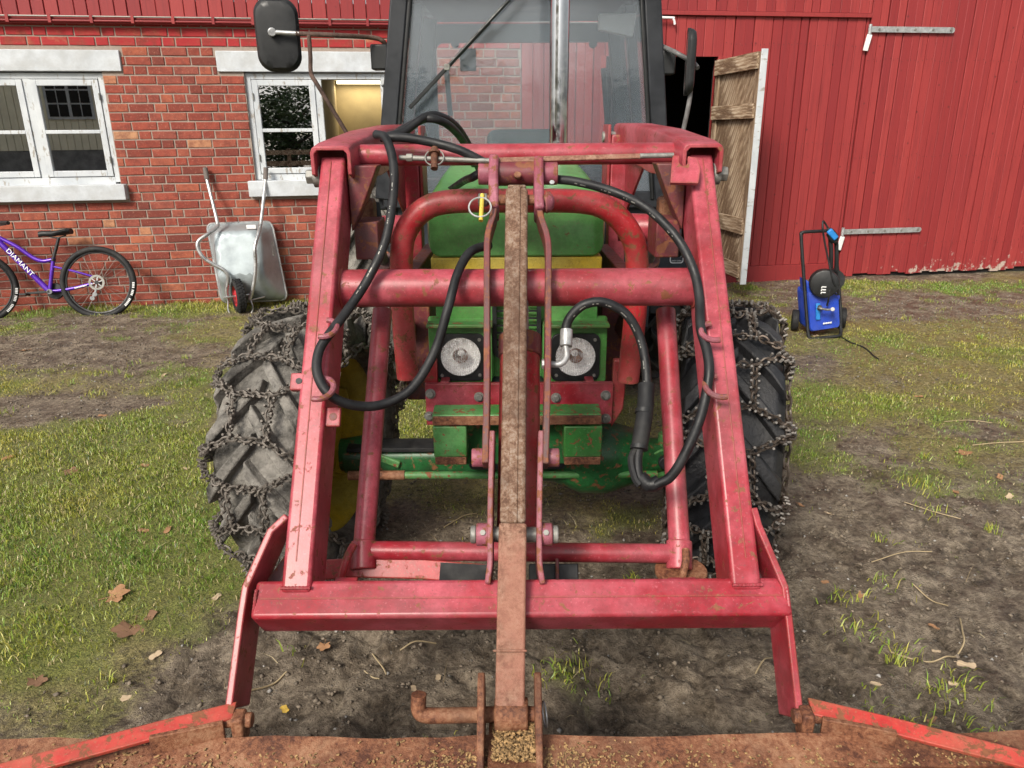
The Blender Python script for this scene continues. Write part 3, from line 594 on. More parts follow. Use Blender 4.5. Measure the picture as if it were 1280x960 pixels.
# boarded gable above the brick: fascia, conduit with clips, upright boards
def board_mesh(w, h, seed):
    rg = random.Random(seed); t = .022; c = .004; m2 = MB(); l = w/2-rg.uniform(.0008, .004); j = lambda: rg.uniform(-.0015, .0015)
    prof = [(-l, -.03), (-l+j(), -c), (-l+c, 0), (l-c, 0), (l+j(), -c), (l, -.03)]
    m2.prism([V((x_, -y_, 0)) for x_, y_ in prof], V((0, 0, h)))
    if h > 1:                                                  # nail heads in rows
        for zz in (.33, 1.27, 2.22, 3.1):
            for sx_ in (-.28, .28):
                if zz < h-.05: m2.box(V((w*sx_+j()*2, -.0005, zz+rg.uniform(-.012, .012))), (.0075, .004, .0075))
    return m2
BM = {}; M['nail'] = plain('painted_over_nail', (.11, .02, .018), .6)
def board(parent, s, w, z0, z1, o=0.0, nm='board', matk='board'):
    key = (round(w, 3), round(z1-z0, 2), random.randint(0, 2), matk)
    if key not in BM: me_ = board_mesh(key[0], key[1], str(key)).mesh('board', False); me_.materials.append(M[matk]); me_.materials.append(M['nail']); me_.polygons.foreach_set('material_index', [0 if i < 8 else 1 for i in range(len(me_.polygons))]); BM[key] = me_
    ob = bpy.data.objects.new(nm, BM[key]); COL.objects.link(ob); ob.parent = parent; ob.matrix_parent_inverse = Matrix.Translation(-V(parent.location))
    ob.location = WL(s, z0, o+random.uniform(-.002, .003)); ob.rotation_euler = (0, random.uniform(-.0025, .0025), PHI); return ob
s = -5.2
while s < S_END-.05:
    w = random.choice((.105, .115, .125)); board(bb, s+w/2, w, 2.575, 3.35, 0.03); s += w
wbox(MB(), -9, -5.21, 2.575, 3.35, -.2, .03).build('gable_cladding', M['board'], bb)
wbox(MB(), -9, S_END, 2.505, 2.572, -.1, .055).build('fascia_board', M['board'], bb, bevel=.005)
m2 = MB(); m2.cyl(WL(-9, 2.556, .078), WL(S_END+.75, 2.561, .078), .007, 8); m2.build('conduit', M['bolt'], bb)
m2 = MB(); m2.cyl(WL(-9, 2.522, .072), WL(S_END+.75, 2.527, .072), .009, 8); m2.build('conduit', M['board'], bb)
k = -5.0
while k < 0: wbox(MB(), k-.012, k+.012, 2.508, 2.57, .055, .088).build('conduit_clip', M['board'], bb); k += 0.335
cs_, cz_ = atW(838, 22, .06); mb = MB(); mb.tube(spline([WL(cs_-.7, cz_, .06), WL(cs_-.03, cz_, .06), WL(cs_+.03, cz_-.012, .06), WL(cs_+.05, cz_-.06, .06)], 5), .011, 8)
# ------------------------------------------------------------------ red barn
bn = thing('red_barn', 'red painted wooden barn wall with doors on the right', 'barn', WL(4, 0))
mb.build('conduit_end', M['white'], bn)
OP = (0.95, 2.10, 0.20, 2.28)                                   # open doorway
DS = 3.69                                                      # left edge of the big door
s = S_END+.005
while s < DS-.02:
    w = min(random.choice((.088, .096, .104, .112)), DS-.004-s)
    if w > .03:
        c = s+w/2
        if OP[0]-.04 < c < OP[1]+.04: board(bn, c, w, OP[3], 2.64)
        else: board(bn, c, w, 0.175, 2.64)
        board(bn, c, w, 2.69, 3.6, 0.012)
    s += w
wbox(MB(), S_END, DS-.012, 2.645, 2.685, -.02, .035).build('drip_board', M['board'], bn, bevel=.004)
for (a, b) in ((S_END, OP[0]-.02), (OP[0]-.02, OP[1]+.02), (OP[1]+.02, DS-.012)):
    wbox(MB(), a+.002, b-.002, -.1, .172, -.05, .022).build('base_plank', M['board'], bn, bevel=.005)
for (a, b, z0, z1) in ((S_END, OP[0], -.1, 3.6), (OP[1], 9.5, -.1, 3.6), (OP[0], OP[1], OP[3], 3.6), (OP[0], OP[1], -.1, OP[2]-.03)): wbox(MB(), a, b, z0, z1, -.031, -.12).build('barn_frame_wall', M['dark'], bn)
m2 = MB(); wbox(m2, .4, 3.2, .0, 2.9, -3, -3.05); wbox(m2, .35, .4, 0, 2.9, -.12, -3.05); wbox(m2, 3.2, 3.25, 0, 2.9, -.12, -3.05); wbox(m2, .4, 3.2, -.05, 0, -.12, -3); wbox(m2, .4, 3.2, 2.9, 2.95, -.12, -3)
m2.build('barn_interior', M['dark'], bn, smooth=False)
for (a, b, z0, z1) in ((OP[0]-.05, OP[0], OP[2], OP[3]), (OP[1], OP[1]+.05, OP[2], OP[3])): wbox(MB(), a, b, z0, z1, -.10, .006).build('door_jamb', M['board'], bn, bevel=.003)
# big boarded door with two strap hinges
bd = empty('large_door', WL(DS, 0), bn); s = DS+.003
while s < 9.4:
    w = random.choice((.088, .096, .104)); board(bd, s+w/2, w, 0.03+random.uniform(-.02, .03), 3.6, 0.010); s += w
for (z, ang) in ((2.54, 0.0), (0.52, 0.0)):
    h = MB(); wbox(h, DS-.015, DS+.90, z-.027, z+.027, .036, .044); h.cyl(WL(DS+.90, z, .036), WL(DS+.90, z, .044), .027, 16); h.cyl(WL(DS-.02, z-.045, .042), WL(DS-.02, z+.045, .042), .017, 10)
    hb = h.build('strap_hinge', M['steel'], bd)
    for k in range(5): MB().hexbolt(WL(DS+.08+k*.2, z, .044), WN, .012, .007, 8).build('bolt', M['bolt'], hb)
    MB().beam(WL(DS-.035, z-.20, .03), WL(DS-.02, z-.05, .05), .05, .02, WN).build('hinge_pintle', M['white'], hb, bevel=.004)
# weathered door leaf swung open towards the yard
dl = empty('open_door_leaf', WL(OP[1], OP[2]), bn); dl['label'] = 'weathered open door leaf showing its bare plank back'
H0 = pW(900, 75, .01); H1 = V((H0.x, H0.y, 0)); nr = atY(957, 58, 7.18); fa = V((nr.x, nr.y, 0))-H1; LW = fa.length; fa.normalize(); fn = V((0, 0, 1)).cross(fa)
fn = fn if fn.x < 0 else -fn                                   # side that shows its back to the camera
Z0, Z1 = 0.20, H0.z
DO = Matrix((( fa.x, 0, fn.x, H1.x), (fa.y, 0, fn.y, H1.y), (0, 1, 0, 0), (0, 0, 0, 1)))
def dlp(u, z, k): return H1+fa*u+fn*k+V((0, 0, z))
def dbar(p, q_, wd_, k0, k1, nm, mt=None):
    """a plank of the leaf from (u, z) to (u, z): own local axes so the grain runs along it"""
    a, b = V((p[0], p[1])), V((q_[0], q_[1])); d = (b-a); L = d.length; d.normalize(); e_ = V((-d.y, d.x))
    m3 = MB(); m3.box((0, 0, 0), (wd_, L, k1-k0)); ob = m3.build(nm, mt or M['oldwood'], dl, bevel=.003); c = (a+b)/2
    X = fa*e_.x+V((0, 0, e_.y)); Y = fa*d.x+V((0, 0, d.y)); Zv = X.cross(Y); P = dlp(c.x, c.y, (k0+k1)/2)
    ob.matrix_parent_inverse = Matrix(); ob.matrix_parent_inverse = Matrix.Translation(-V(WL(OP[1], OP[2])))
    ob.matrix_basis = Matrix(((X.x, Y.x, Zv.x, P.x), (X.y, Y.y, Zv.y, P.y), (X.z, Y.z, Zv.z, P.z), (0, 0, 0, 1))); return ob
k = 0.06
while k < LW-0.03: dbar((k, Z0), (k, Z1), .098, -.022, -.002, 'face_board', M['board']); k += .101
dg = -1.9
while dg < Z1:                                                 # diagonal back planks, clipped to the leaf
    pts = []
    for u in np.linspace(.06, LW-.06, 40):
        zz = dg+u*1.9
        if Z0+.06 < zz < Z1-.06: pts.append((u, zz))
    if len(pts) > 3: dbar(pts[0], pts[-1], .072, .0, .016, 'diagonal_plank')
    dg += .165
dbar((.045, Z0), (.045, Z1), .085, .018, .036, 'stile'); dbar((LW-.045, Z0), (LW-.045, Z1), .085, .018, .036, 'stile')
for zz, wv in ((Z1-.08, .14), (Z1-.50, .13), (Z0+.52, .15), (Z0+.10, .14)): dbar((.02, zz), (LW-.02, zz+.01), wv, .037, .062, 'ledge')
dbar((LW+.006, Z0-.02), (LW+.006, Z1+.02), .016, -.024, .036, 'painted_edge', M['winwhite'])
# ------------------------------------------------------------------ across the yard, behind the camera: pale house, trees and fence (seen mirrored in the windows)
hs_ = thing('beige_house', 'beige board clad house across the yard mirrored in the left window', 'house', (-10, -9, 0))
hy = -9.0
MB().box((-10.2, hy-3, .5), (10.2, 6, 1.16)).build('foundation', M['stone'], hs_)
x0 = -15.3
while x0 < -5.2: MB().box((x0+.09, hy, 3.0), (.168, .05, 3.84)).build('board', M['beige'], hs_); x0 += .18
MB().box((-10.2, hy-3.04, 3.0), (10.1, 6, 3.84)).build('wall', M['beige'], hs_)
MB().prism([(-15.7, hy+.4, 4.92), (-15.7, hy-6.4, 4.92), (-15.7, hy-3, 7.2)], (10.9, 0, 0)).build('roof', M['stone'], hs_)
for cx in (-7.15, -10.4, -13.4):
    w = MB().box((cx, hy+.05, 2.45), (1.15, .06, 1.15)).build('window', M['winwhite'], hs_)
    for i in range(4):
        for j in range(3): MB().box((cx-.40+.25*i+(.05 if i > 1 else 0), hy+.085, 2.10+.35*j), (.22, .02, .31)).build('pane', M['dark'], w)
M['leaf'] = plain('dark_tree_leaf', (0.035, 0.065, 0.018), .6, 0, .5, 3); M['bark'] = plain('bark', (0.08, 0.06, 0.045), .9)
def tree(x_, y_, h_, label):
    t = thing('tree', label, 'tree', (x_, y_, 0)); rg = random.Random(h_)
    tk = MB(); tk.tube([V((x_, y_, -.1)), V((x_+.1, y_, h_*.35)), V((x_, y_, h_*.8))], .2, 10, rs=[.22, .16, .05])
    for i in range(7): a_ = i*2.4; z_ = h_*(.28+.07*i); tk.tube([V((x_, y_, z_)), V((x_+math.cos(a_)*1.3, y_+math.sin(a_)*1.3, z_+.8))], .06, 6, rs=[.07, .02])
    tk.build('trunk', M['bark'], t); m = MB()
    cl = [(V((rg.gauss(0, 1.15), rg.gauss(0, .9), h_*rg.uniform(.10, 1.0))), rg.uniform(.4, .85)) for _ in range(60)]
    for c_, r_ in cl:
        for _ in range(110):
            d_ = V((rg.gauss(0, 1), rg.gauss(0, 1), rg.gauss(0, .7))).normalized()*r_*rg.random()**.4; p = V((x_, y_, 0))+c_+d_; n_ = V((rg.gauss(0, 1), rg.gauss(0, 1), rg.gauss(0, 1))).normalized(); u_, w_ = frame_for(n_); s2 = rg.uniform(.05, .11)
            m.add([p-u_*s2, p-w_*s2*.5, p+u_*s2, p+w_*s2*.5], [(0, 1, 2, 3)])
    tag(m.build('crown', M['leaf'], t, smooth=False), kind='stuff')
for (x_, y_, h_, lb) in ((-4.2, -14.5, 2.9, 'tall dark tree across the yard next to the beige house'), (-1.3, -15.0, 3.1, 'tallest dark tree across the yard'), (1.6, -14.2, 2.7, 'shortest dark tree across the yard'), (4.6, -14.8, 3.0, 'dark tree across the yard farthest from the house')): tree(x_, y_, h_, lb)
fe = thing('rail_fence', 'grey wooden rail fence across the yard below the trees', 'fence', (0, -8.2, 0))
for i in range(8): MB().box((-4.6+i*1.5, -8.2, .5), (.1, .1, 1.1)).build('fence_post', M['oldwood'], fe)
for z_ in (.35, .65, .95): MB().box((.6, -8.13, z_), (10.6, .03, .13)).build('fence_rail', M['oldwood'], fe)
# ------------------------------------------------------------------ tractor
XC = 0.018                                                     # middle of the machine
tr = thing('tractor', 'green tractor with dark glazed cab and chained wheels facing the camera', 'tractor', (XC, 3.6, 0))
def T(mb, nm, mt, parent=None, bevel=0.0, **k): return mb.build(nm, M[mt] if isinstance(mt, str) else mt, parent or tr, bevel, **k)
def rrect(x0, x1, z0, z1, r, n=5):
    out = []
    for cx, cz, a0 in ((x1-r, z1-r, 0), (x0+r, z1-r, 90), (x0+r, z0+r, 180), (x1-r, z0+r, 270)):
        for k in range(n+1): a = math.radians(a0+90*k/n); out.append((cx+r*math.cos(a), cz+r*math.sin(a)))
    return out
def loft(mb, loops, cap0=True, cap1=True):
    n = len(loops[0]); vs = [V(p) for L in loops for p in L]; fs = []
    for i in range(len(loops)-1):
        for k in range(n): fs.append((i*n+k, i*n+(k+1) % n, (i+1)*n+(k+1) % n, (i+1)*n+k))
    if cap0: fs.append(tuple(range(n))[::-1])
    if cap1: fs.append(tuple(range((len(loops)-1)*n, len(loops)*n)))
    return mb.add(vs, fs)
def pan(mb, outer, inner, vec):                                # plate with a hole: outer and inner loops of equal count
    n = len(outer); vec = V(vec); vs = [V(p) for p in outer]+[V(p) for p in inner]; vs += [p+vec for p in vs]; fs = []
    for k in range(n):
        j = (k+1) % n; fs += [(k, j, n+j, n+k), (2*n+k, 3*n+k, 3*n+j, 2*n+j), (k, 2*n+k, 2*n+j, j), (n+k, n+j, 3*n+j, 3*n+k)]
    return mb.add(vs, fs)
# wheels -----------------------------------------------------------
def tyre_mesh(R, W, nl, lug, hand, seg=72):
    m = MB(); w = W/2; rr = R-lug
    prof = [(R*.655, -w*.62), (R*.69, -w*.86), (R*.78, -w*1.0), (rr*.90, -w*.97), (rr*.975, -w*.80), (rr*.995, -w*.4), (rr, 0), (rr*.995, w*.4), (rr*.975, w*.80), (rr*.90, w*.97), (R*.78, w), (R*.69, w*.86), (R*.655, w*.62)]
    m.lathe(prof, (0, 0, 0), (1, 0, 0), seg)
    for i in range(nl):
        for sgn in (-1, 1):
            base = 2*math.pi*(i+(0.5 if sgn > 0 else 0))/nl; L = []
            for t in (0, .25, .5, .75, 1.0, 1.12):
                x = sgn*w*(-.06+.98*min(t, 1)); ang = base + hand*0.42*(1-t)*(1.0)
                rb = rr*(.995-.03*(t**3)) if t < .9 else rr*(.965 if t <= 1 else .86); top = (R if t < .9 else R*.965 if t <= 1 else rr*.875)
                hw = (0.024+.010*t)/R*R
                for rad, k in ((rb-.01, 1.28), (top, .9)):
                    for dd in (-1, 1):
                        a = ang+dd*hw*k/R*1.05
                        L.append(V((x if t <= 1 else sgn*w*1.0, math.sin(a)*rad, math.cos(a)*rad)))
            n = len(L)//4; f = []
            for q_ in range(n-1):
                a, b = q_*4, q_*4+4
                f += [(a+2, a+3, b+3, b+2), (a, a+2, b+2, b), (a+3, a+1, b+1, b+3)]
            f += [(0, 1, 3, 2), (4*n-4, 4*n-2, 4*n-1, 4*n-3)]
            m.add(L, f)
    return m
def rim_mesh(R, W):
    m = MB(); w = W/2
    m.lathe([(R*.655, -w*.62), (R*.685, -w*.68), (R*.675, -w*.60), (R*.63, -w*.5), (R*.60, -w*.2), (R*.58, w*.15), (R*.60, w*.4), (R*.63, w*.5), (R*.675, w*.60), (R*.685, w*.68), (R*.655, w*.62)], (0, 0, 0), (1, 0, 0), 48)
    m.lathe([(R*.60, .02), (R*.52, .05), (R*.36, .06), (R*.22, .035), (.001, .035), (.001, .05), (R*.22, .05), (R*.36, .075), (R*.52, .065), (R*.60, .035)], (0, 0, 0), (1, 0, 0), 48)
    return m
FR, FW, FY = 0.510, 0.345, 2.68
STEER = math.radians(-11.5)
def wheel(nm_label, x, y, R, W, nl, lug, tmat, out, steer, rimk=True, spin=0.0):
    e = empty('wheel', (x, y, R-.012), tr, (0, 0, steer)); e['label'] = nm_label
    t = tyre_mesh(R, W, nl, lug, 1); rot = Matrix.Rotation(spin, 3, 'X'); t.v = [rot @ p for p in t.v]; t.build('tyre', M[tmat], e, local=True, bevel=.006)
    if rimk:
        r_ = rim_mesh(R, W); r_.v = [V((p.x*out, p.y, p.z)) for p in r_.v]; rim = r_.build('rim', M['yellow'], e, local=True)
        for k in range(8):
            a = 2*math.pi*k/8; MB().cyl((out*.045, R*.23*math.cos(a), R*.23*math.sin(a)), (out*.085, R*.23*math.cos(a), R*.23*math.sin(a)), .011, 6).build('wheel_bolt', M['bolt'], e, local=True)
        for k in range(6):                                     # rim lugs welded inside the rim
            a = 2*math.pi*(k+.3)/6; c = V((-out*.0, R*.55*math.cos(a), R*.55*math.sin(a))); MB().box(c, (.05, .09, .012), (V((1, 0, 0)), V((0, -math.sin(a), math.cos(a))), V((0, math.cos(a), math.sin(a))))).build('rim_lug', M['yellow'], e, local=True, bevel=.003)
    return e
wl_ = wheel('front wheel caked with grey mud', -.758, FY, FR, FW, 17, .036, 'tyre_muddy', -1, STEER, True, .1)
wr_ = wheel('front wheel with clean dark rubber', .803, FY, FR, FW, 17, .036, 'tyre_dark', 1, STEER, True, .23)
for sx in (-1, 1): wheel('large rear wheel behind the loader arms', XC+sx*.83, 5.05, .74, .42, 20, .045, 'tyre_muddy' if sx < 0 else 'tyre_dark', sx, 0.0, True)
# snow chains ------------------------------------------------------
def link_geo(m, c, t, nrm, L, W, r):
    t = t.normalized(); s = t.cross(nrm).normalized(); P = []
    for k in range(8):
        a = 2*math.pi*k/8; P.append(c + t*(L/2*math.cos(a)) + s*(W/2*math.sin(a)))
    m.tube(P, r, 5, closed=True)
def chain_path(m, P, pitch, L, W, r, surf_n, ph=0):
    P = [V(p) for p in P]; d = [0]
    for a, b in zip(P, P[1:]): d.append(d[-1]+(b-a).length)
    n = max(1, int(d[-1]/pitch)); k = 0; cs = []
    for i in range(n):
        s_ = (i+.5)*d[-1]/n
        while k < len(d)-2 and d[k+1] < s_: k += 1
        f = (s_-d[k])/max(1e-6, d[k+1]-d[k]); c = P[k].lerp(P[k+1], f); t = P[k+1]-P[k]; nn = surf_n(c)
        sd = t.normalized().cross(nn); q_ = (nn*.72+sd*.7) if (i+ph) % 2 else (nn*.72-sd*.7)
        link_geo(m, c, t, q_.normalized(), L, W, r); cs.append((c, t.normalized(), nn, sd))
    return cs
def tyre_pt(u, a, off=0.010):                                  # u across (-1..1), a around
    w = FW/2; x = u*w
    au = abs(u); r = FR-(0 if au < .75 else (au-.75)/.3*.045)
    if au > 1.0: r = FR-.0375-(au-1.0)*.5; x = math.copysign(w*1.08, u)
    return V((x, math.sin(a)*(r+off), math.cos(a)*(r+off)))
def tyre_n(c):
    rad = V((0, c.y, c.z)).normalized(); k = max(-1, min(1, c.x/(FW/2)))
    return (rad*(1-.6*abs(k)**3)+V((1, 0, 0))*(k**3)*.8).normalized()
def snow_chain(src, label, mt, ph):
    e = thing('snow_chain', label, 'tyre chain', V(src.location), 'snow chains on the front wheels'); e.rotation_euler = src.rotation_euler
    net, sides, studs, hooks = MB(), MB(), MB(), MB(); NS = 11; dl_ = 2*math.pi/NS
    def seg(a, b, n=6): return [tyre_pt(a[0]+(b[0]-a[0])*i/n, a[1]+(b[1]-a[1])*i/n, .012+.006*math.sin(3*i+a[1]*5)) for i in range(n+1)]
    for k in range(NS):
        c = k*dl_+ph+random.uniform(-.03, .03); q_ = .25*dl_; j = [random.uniform(-.05, .05) for _ in range(8)]
        paths = [seg((-.36+j[0], c-q_), (-.36+j[1], c+q_)), seg((.36+j[2], c-q_), (.36+j[3], c+q_)), seg((-.36+j[1], c+q_), (.36+j[3], c+q_)), seg((-.36+j[0], c-q_), (.36+j[2], c-q_)),
                 seg((-.36+j[1], c+q_), (-1.18, c+.5*dl_)), seg((.36+j[3], c+q_), (1.18, c+.5*dl_)), seg((-.36+j[0], c-q_), (-1.18, c-.5*dl_)), seg((.36+j[2], c-q_), (1.18, c-.5*dl_))]
        for p in paths:
            for (cc, t, nn, sd) in chain_path(net, p, .0235, .0345, .022, .0041, tyre_n):
                for sg in (-1, 1):
                    if random.random() < .75: studs.cyl(cc+sd*sg*.013, cc+sd*sg*.013+nn*.015, .0045, 5)
        for u in (-1.18, 1.18): hooks.ring(tyre_pt(u, c+.5*dl_, .012), V((1, 0, 0)), .016, .0055, 12, 5)
    for u in (-1.22, 1.22):
        n = 140; P = [tyre_pt(u, 2*math.pi*i/n, .012+.006*math.sin(i*NS*2*math.pi/n)) for i in range(n+1)]; chain_path(sides, P, .040, .057, .027, .0050, lambda c_: V((math.copysign(1, c_.x), 0, 0)))
    for m, nm, k in ((net, 'tread_net', mt), (sides, 'side_chain', mt), (studs, 'studs', 'stud' if mt == 'chain_steel' else 'chain_muddy'), (hooks, 'joining_ring', mt)):
        o = m.build(nm, M[k], e, local=True)
        if nm in ('tread_net', 'studs', 'side_chain', 'joining_ring'): o['kind'] = 'stuff'
    return e
snow_chain(wl_, 'mud covered studded snow chain on the grey front tyre', 'chain_muddy', .12)
snow_chain(wr_, 'bare steel studded snow chain on the dark front tyre', 'chain_steel', .30)
# hood and nose ----------------------------------------------------
NY = 2.56
hz0, hz1 = zY(321, NY), zY(250, NY)+.02
def hood_loop(y, hw, zt, r, zb): return [V((XC+x_, y, z_)) for x_, z_ in rrect(-hw, hw, zb, zt, r, 6)]
hb = loft(MB(), [hood_loop(NY+.002, .284, hz1-.030, .030, hz0+.006), hood_loop(NY+.008, .294, hz1-.018, .040, hz0), hood_loop(NY+.03, .301, hz1-.003, .050, hz0), hood_loop(NY+.10, .305, hz1+.010, .055, hz0), hood_loop(3.2, .312, hz1+.04, .06, hz0), hood_loop(4.12, .32, hz1+.075, .07, hz0)])
hood = T(hb, 'hood', 'green')
T(MB().box((XC, (NY+4.1)/2+.004, (hz0+zY(338, NY))/2-.001), (.585, 4.1-NY, hz0-zY(338, NY)-.004)), 'hood_stripe', 'yellow', bevel=.004)
gz0, gz1 = zY(480, NY), zY(338, NY)-.004
T(MB().box((XC, NY+.75, (gz0+gz1)/2), (.57, 1.45, gz1-gz0)), 'engine_side_panel', 'green', bevel=.006)
# black grille in the middle with slats
T(pan(MB(), [V((XC+x_, NY-.012, z_)) for x_, z_ in rrect(-.085, .085, gz0+.10, gz1-.03, .03)], [V((XC+x_, NY-.012, z_)) for x_, z_ in rrect(-.07, .07, gz0+.115, gz1-.045, .025)], (0, .03, 0)), 'grille_frame', 'black')
for k in range(9): T(MB().box((XC, NY-.002, gz0+.14+k*(gz1-gz0-.2)/8), (.14, .008, .006)), 'grille_slat', 'black')
# headlights
for px in (576, 719):
    c = atY(px, 445, NY-.05); hw = .100; Yh = NY-.05
    pod = T(loft(MB(), [[V((c.x+x_, NY+.06, c.z+z_)) for x_, z_ in rrect(-.122, .122, -.105, .118, .012)], [V((c.x+x_, Yh+.042, c.z+z_)) for x_, z_ in rrect(-.112, .112, -.100, .112, .012)]]), 'headlight_pod', 'green', bevel=.004)
    T(pan(MB(), [V((c.x+x_, Yh, c.z+z_)) for x_, z_ in rrect(-.108, .108, -.098, .110, .012, 8)], [V((c.x+.074*math.cos(a_), Yh, c.z+.074*math.sin(a_))) for a_ in [math.radians(90*(q_//9)+(q_ % 9)*90/8) for q_ in range(36)]], (0, .0415, 0)), 'pod_collar', 'green', pod)
    lip = T(MB().box((c.x, Yh-.008, c.z+.115), (.225, .06, .012)), 'pod_lip', 'green_worn', pod, bevel=.003)
    hl = empty('headlight', (c.x, Yh, c.z), tr)
    MB_ = pan(MB(), [V((c.x+x_, Yh-.012, c.z+z_)) for x_, z_ in rrect(-.085, .085, -.088, .082, .026, 8)], [V((c.x+.073*math.cos(a_), Yh-.012, c.z+.073*math.sin(a_))) for a_ in [math.radians(v_) for v_ in [45*0+90*(q_//9)+ (q_ % 9)*90/8 for q_ in range(36)]]], (0, .014, 0))
    MB_.build('bezel', M['black'], hl, .003)
    ln = MB(); ln.lathe([(.0005, -.030), (.025, -.029), (.048, -.024), (.064, -.014), (.072, -.001), (.072, .01)], (c.x, Yh-.004, c.z), (0, 1, 0), 40); ln.build('lens', M['lens'], hl); MB().lathe([(.0005, .034), (.02, .032), (.045, .022), (.064, .006), (.071, -.003)], (c.x, Yh-.004, c.z), (0, 1, 0), 40).build('reflector', M['reflector'], hl)
    MB().ring((c.x, Yh-.010, c.z), (0, 1, 0), .073, .004, 40, 6).build('trim_ring', M['black'], hl)
    MB().lathe([(.012, .02), (.024, .0), (.027, -.012), (.022, -.012), (.018, .0)], (c.x, Yh-.004, c.z+.006), (0, 1, 0), 24).build('bulb_shield', M['rust'], hl)
    for a_, b_ in ((-.066, -.066), (.066, -.066), (.066, .062)): MB().cyl((c.x+a_, Yh-.012, c.z+b_), (c.x+a_, Yh-.017, c.z+b_), .006, 8).build('screw', M['bolt'], hl)
# front frame: red bolted plate, green weight bracket, axle
RY = 2.44
p0, p1 = atY(531, 480, RY), atY(765, 530, RY)
T(MB().hexa([V((p0.x, RY, p1.z)), V((p1.x, RY, p1.z)), V((p1.x, RY+.02, p1.z)), V((p0.x, RY+.02, p1.z)), V((p0.x, RY, p0.z)), V((p1.x, RY, p0.z)), V((p1.x, RY+.02, p0.z)), V((p0.x, RY+.02, p0.z))]), 'mounting_plate', 'red', bevel=.003)
for (px, py) in ((538, 492), (599, 496), (695, 497), (757, 494), (537, 520), (757, 523)):
    c = atY(px, py, RY); b = T(MB().hexbolt(c, (0, -1, 0), .013, .012), 'plate_bolt', 'bolt', bevel=.002); T(MB().cyl(c, c+V((0, -.003, 0)), .018, 16), 'washer', 'bolt', b)
for sx in (-1, 1): T(MB().box((XC+sx*.25, 3.2, zY(505, RY)), (.03, 1.5, .16)), 'side_rail', 'red', bevel=.003)
WY = 2.30
a, b = atY(540, 519, WY), atY(752, 530, WY); tz = atY(540, 505, WY+.13).z
T(MB().prism([(a.x, WY, a.z), (a.x, WY+.085, a.z+.006), (a.x, WY+.085, a.z-.045), (a.x, WY, a.z-.036)], (b.x-a.x, 0, 0)), 'bracket_top', 'green_worn', bevel=.005)
T(MB().box(((a.x+b.x)/2, WY-.002, a.z-.019), (b.x-a.x-.004, .012, .030)), 'bracket_lip', 'rust', bevel=.002)
for (q0, q1) in ((541, 584), (705, 752)):
    l_, r_ = atY(q0, 535, WY), atY(q1, 570, WY); blk = T(MB().box(((l_.x+r_.x)/2, WY+.06, (l_.z+r_.z)/2), (r_.x-l_.x, .12, l_.z-r_.z+.01)), 'bracket_block', 'green_worn', bevel=.005)
    lo = atY(q0, 580, WY).z; T(MB().box(((l_.x+r_.x)/2, WY+.055, (r_.z+lo)/2-.004), (r_.x-l_.x-.006, .11, r_.z-lo)), 'rusty_foot', 'rust', blk, bevel=.003)
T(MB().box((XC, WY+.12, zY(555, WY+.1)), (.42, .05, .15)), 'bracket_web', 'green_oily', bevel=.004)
for px in (588, 698): c = atY(px, 533, WY+.09); T(MB().hexbolt(c, (0, -1, 0), .014, .014), 'web_bolt', 'green_worn')
AY = 2.66
az = zY(570, AY)
ax = MB(); loops = []
for x_, h_, dz in ((-.66, .055, .0), (-.45, .06, 0), (-.20, .07, 0), (-.05, .08, .0), (.14, .085, -.005), (.24, .125, -.005), (.34, .13, 0), (.44, .10, .0), (.52, .06, 0), (.66, .055, 0)):
    loops.append([V((XC+x_, AY+y_*h_*1.1, az+dz+z_*h_)) for y_, z_ in [(math.cos(a_)*(abs(math.cos(a_))+abs(math.sin(a_)))**.3, math.sin(a_)*(abs(math.cos(a_))+abs(math.sin(a_)))**.3) for a_ in [2*math.pi*k/20 for k in range(20)]]])
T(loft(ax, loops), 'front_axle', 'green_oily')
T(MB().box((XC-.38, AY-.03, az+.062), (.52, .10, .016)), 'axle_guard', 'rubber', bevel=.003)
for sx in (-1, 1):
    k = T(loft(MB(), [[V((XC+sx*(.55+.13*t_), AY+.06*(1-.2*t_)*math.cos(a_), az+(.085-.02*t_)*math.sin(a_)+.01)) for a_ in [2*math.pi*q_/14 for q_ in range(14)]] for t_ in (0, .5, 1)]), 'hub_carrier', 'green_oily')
    T(MB().beam((XC+sx*.60, AY-.02, az+.05), (XC+sx*.44, AY-.06, az+.0), .045, .03), 'knuckle_arm', 'green_worn', bevel=.006)
    T(MB().cyl((XC+sx*.565, AY-.02, az+.10), (XC+sx*.565, AY-.02, az-.09), .028, 16), 'king_pin', 'green_worn', bevel=.004)
    T(MB().cyl((XC+sx*.555, AY-.075, az+.01), (XC+sx*.555, AY-.10, az+.01), .026, 14), 'ball_joint', 'black', bevel=.003)
ty_ = AY-.12; tz_ = zY(593, ty_)
T(MB().cyl((XC-.60, ty_, tz_), (XC+.52, ty_, tz_-.004), .0145, 14), 'tie_rod', 'green_worn')
T(MB().cyl((XC-.63, ty_, tz_), (XC-.42, ty_, tz_), .018, 14), 'steering_cylinder', 'rust')
T(MB().box((XC, 3.5, .62), (.36, 2.0, .34)), 'engine_block', 'navy', bevel=.02)
T(MB().box((XC, 4.3, .72), (.5, 1.2, .5)), 'gearbox', 'green_oily', bevel=.03)
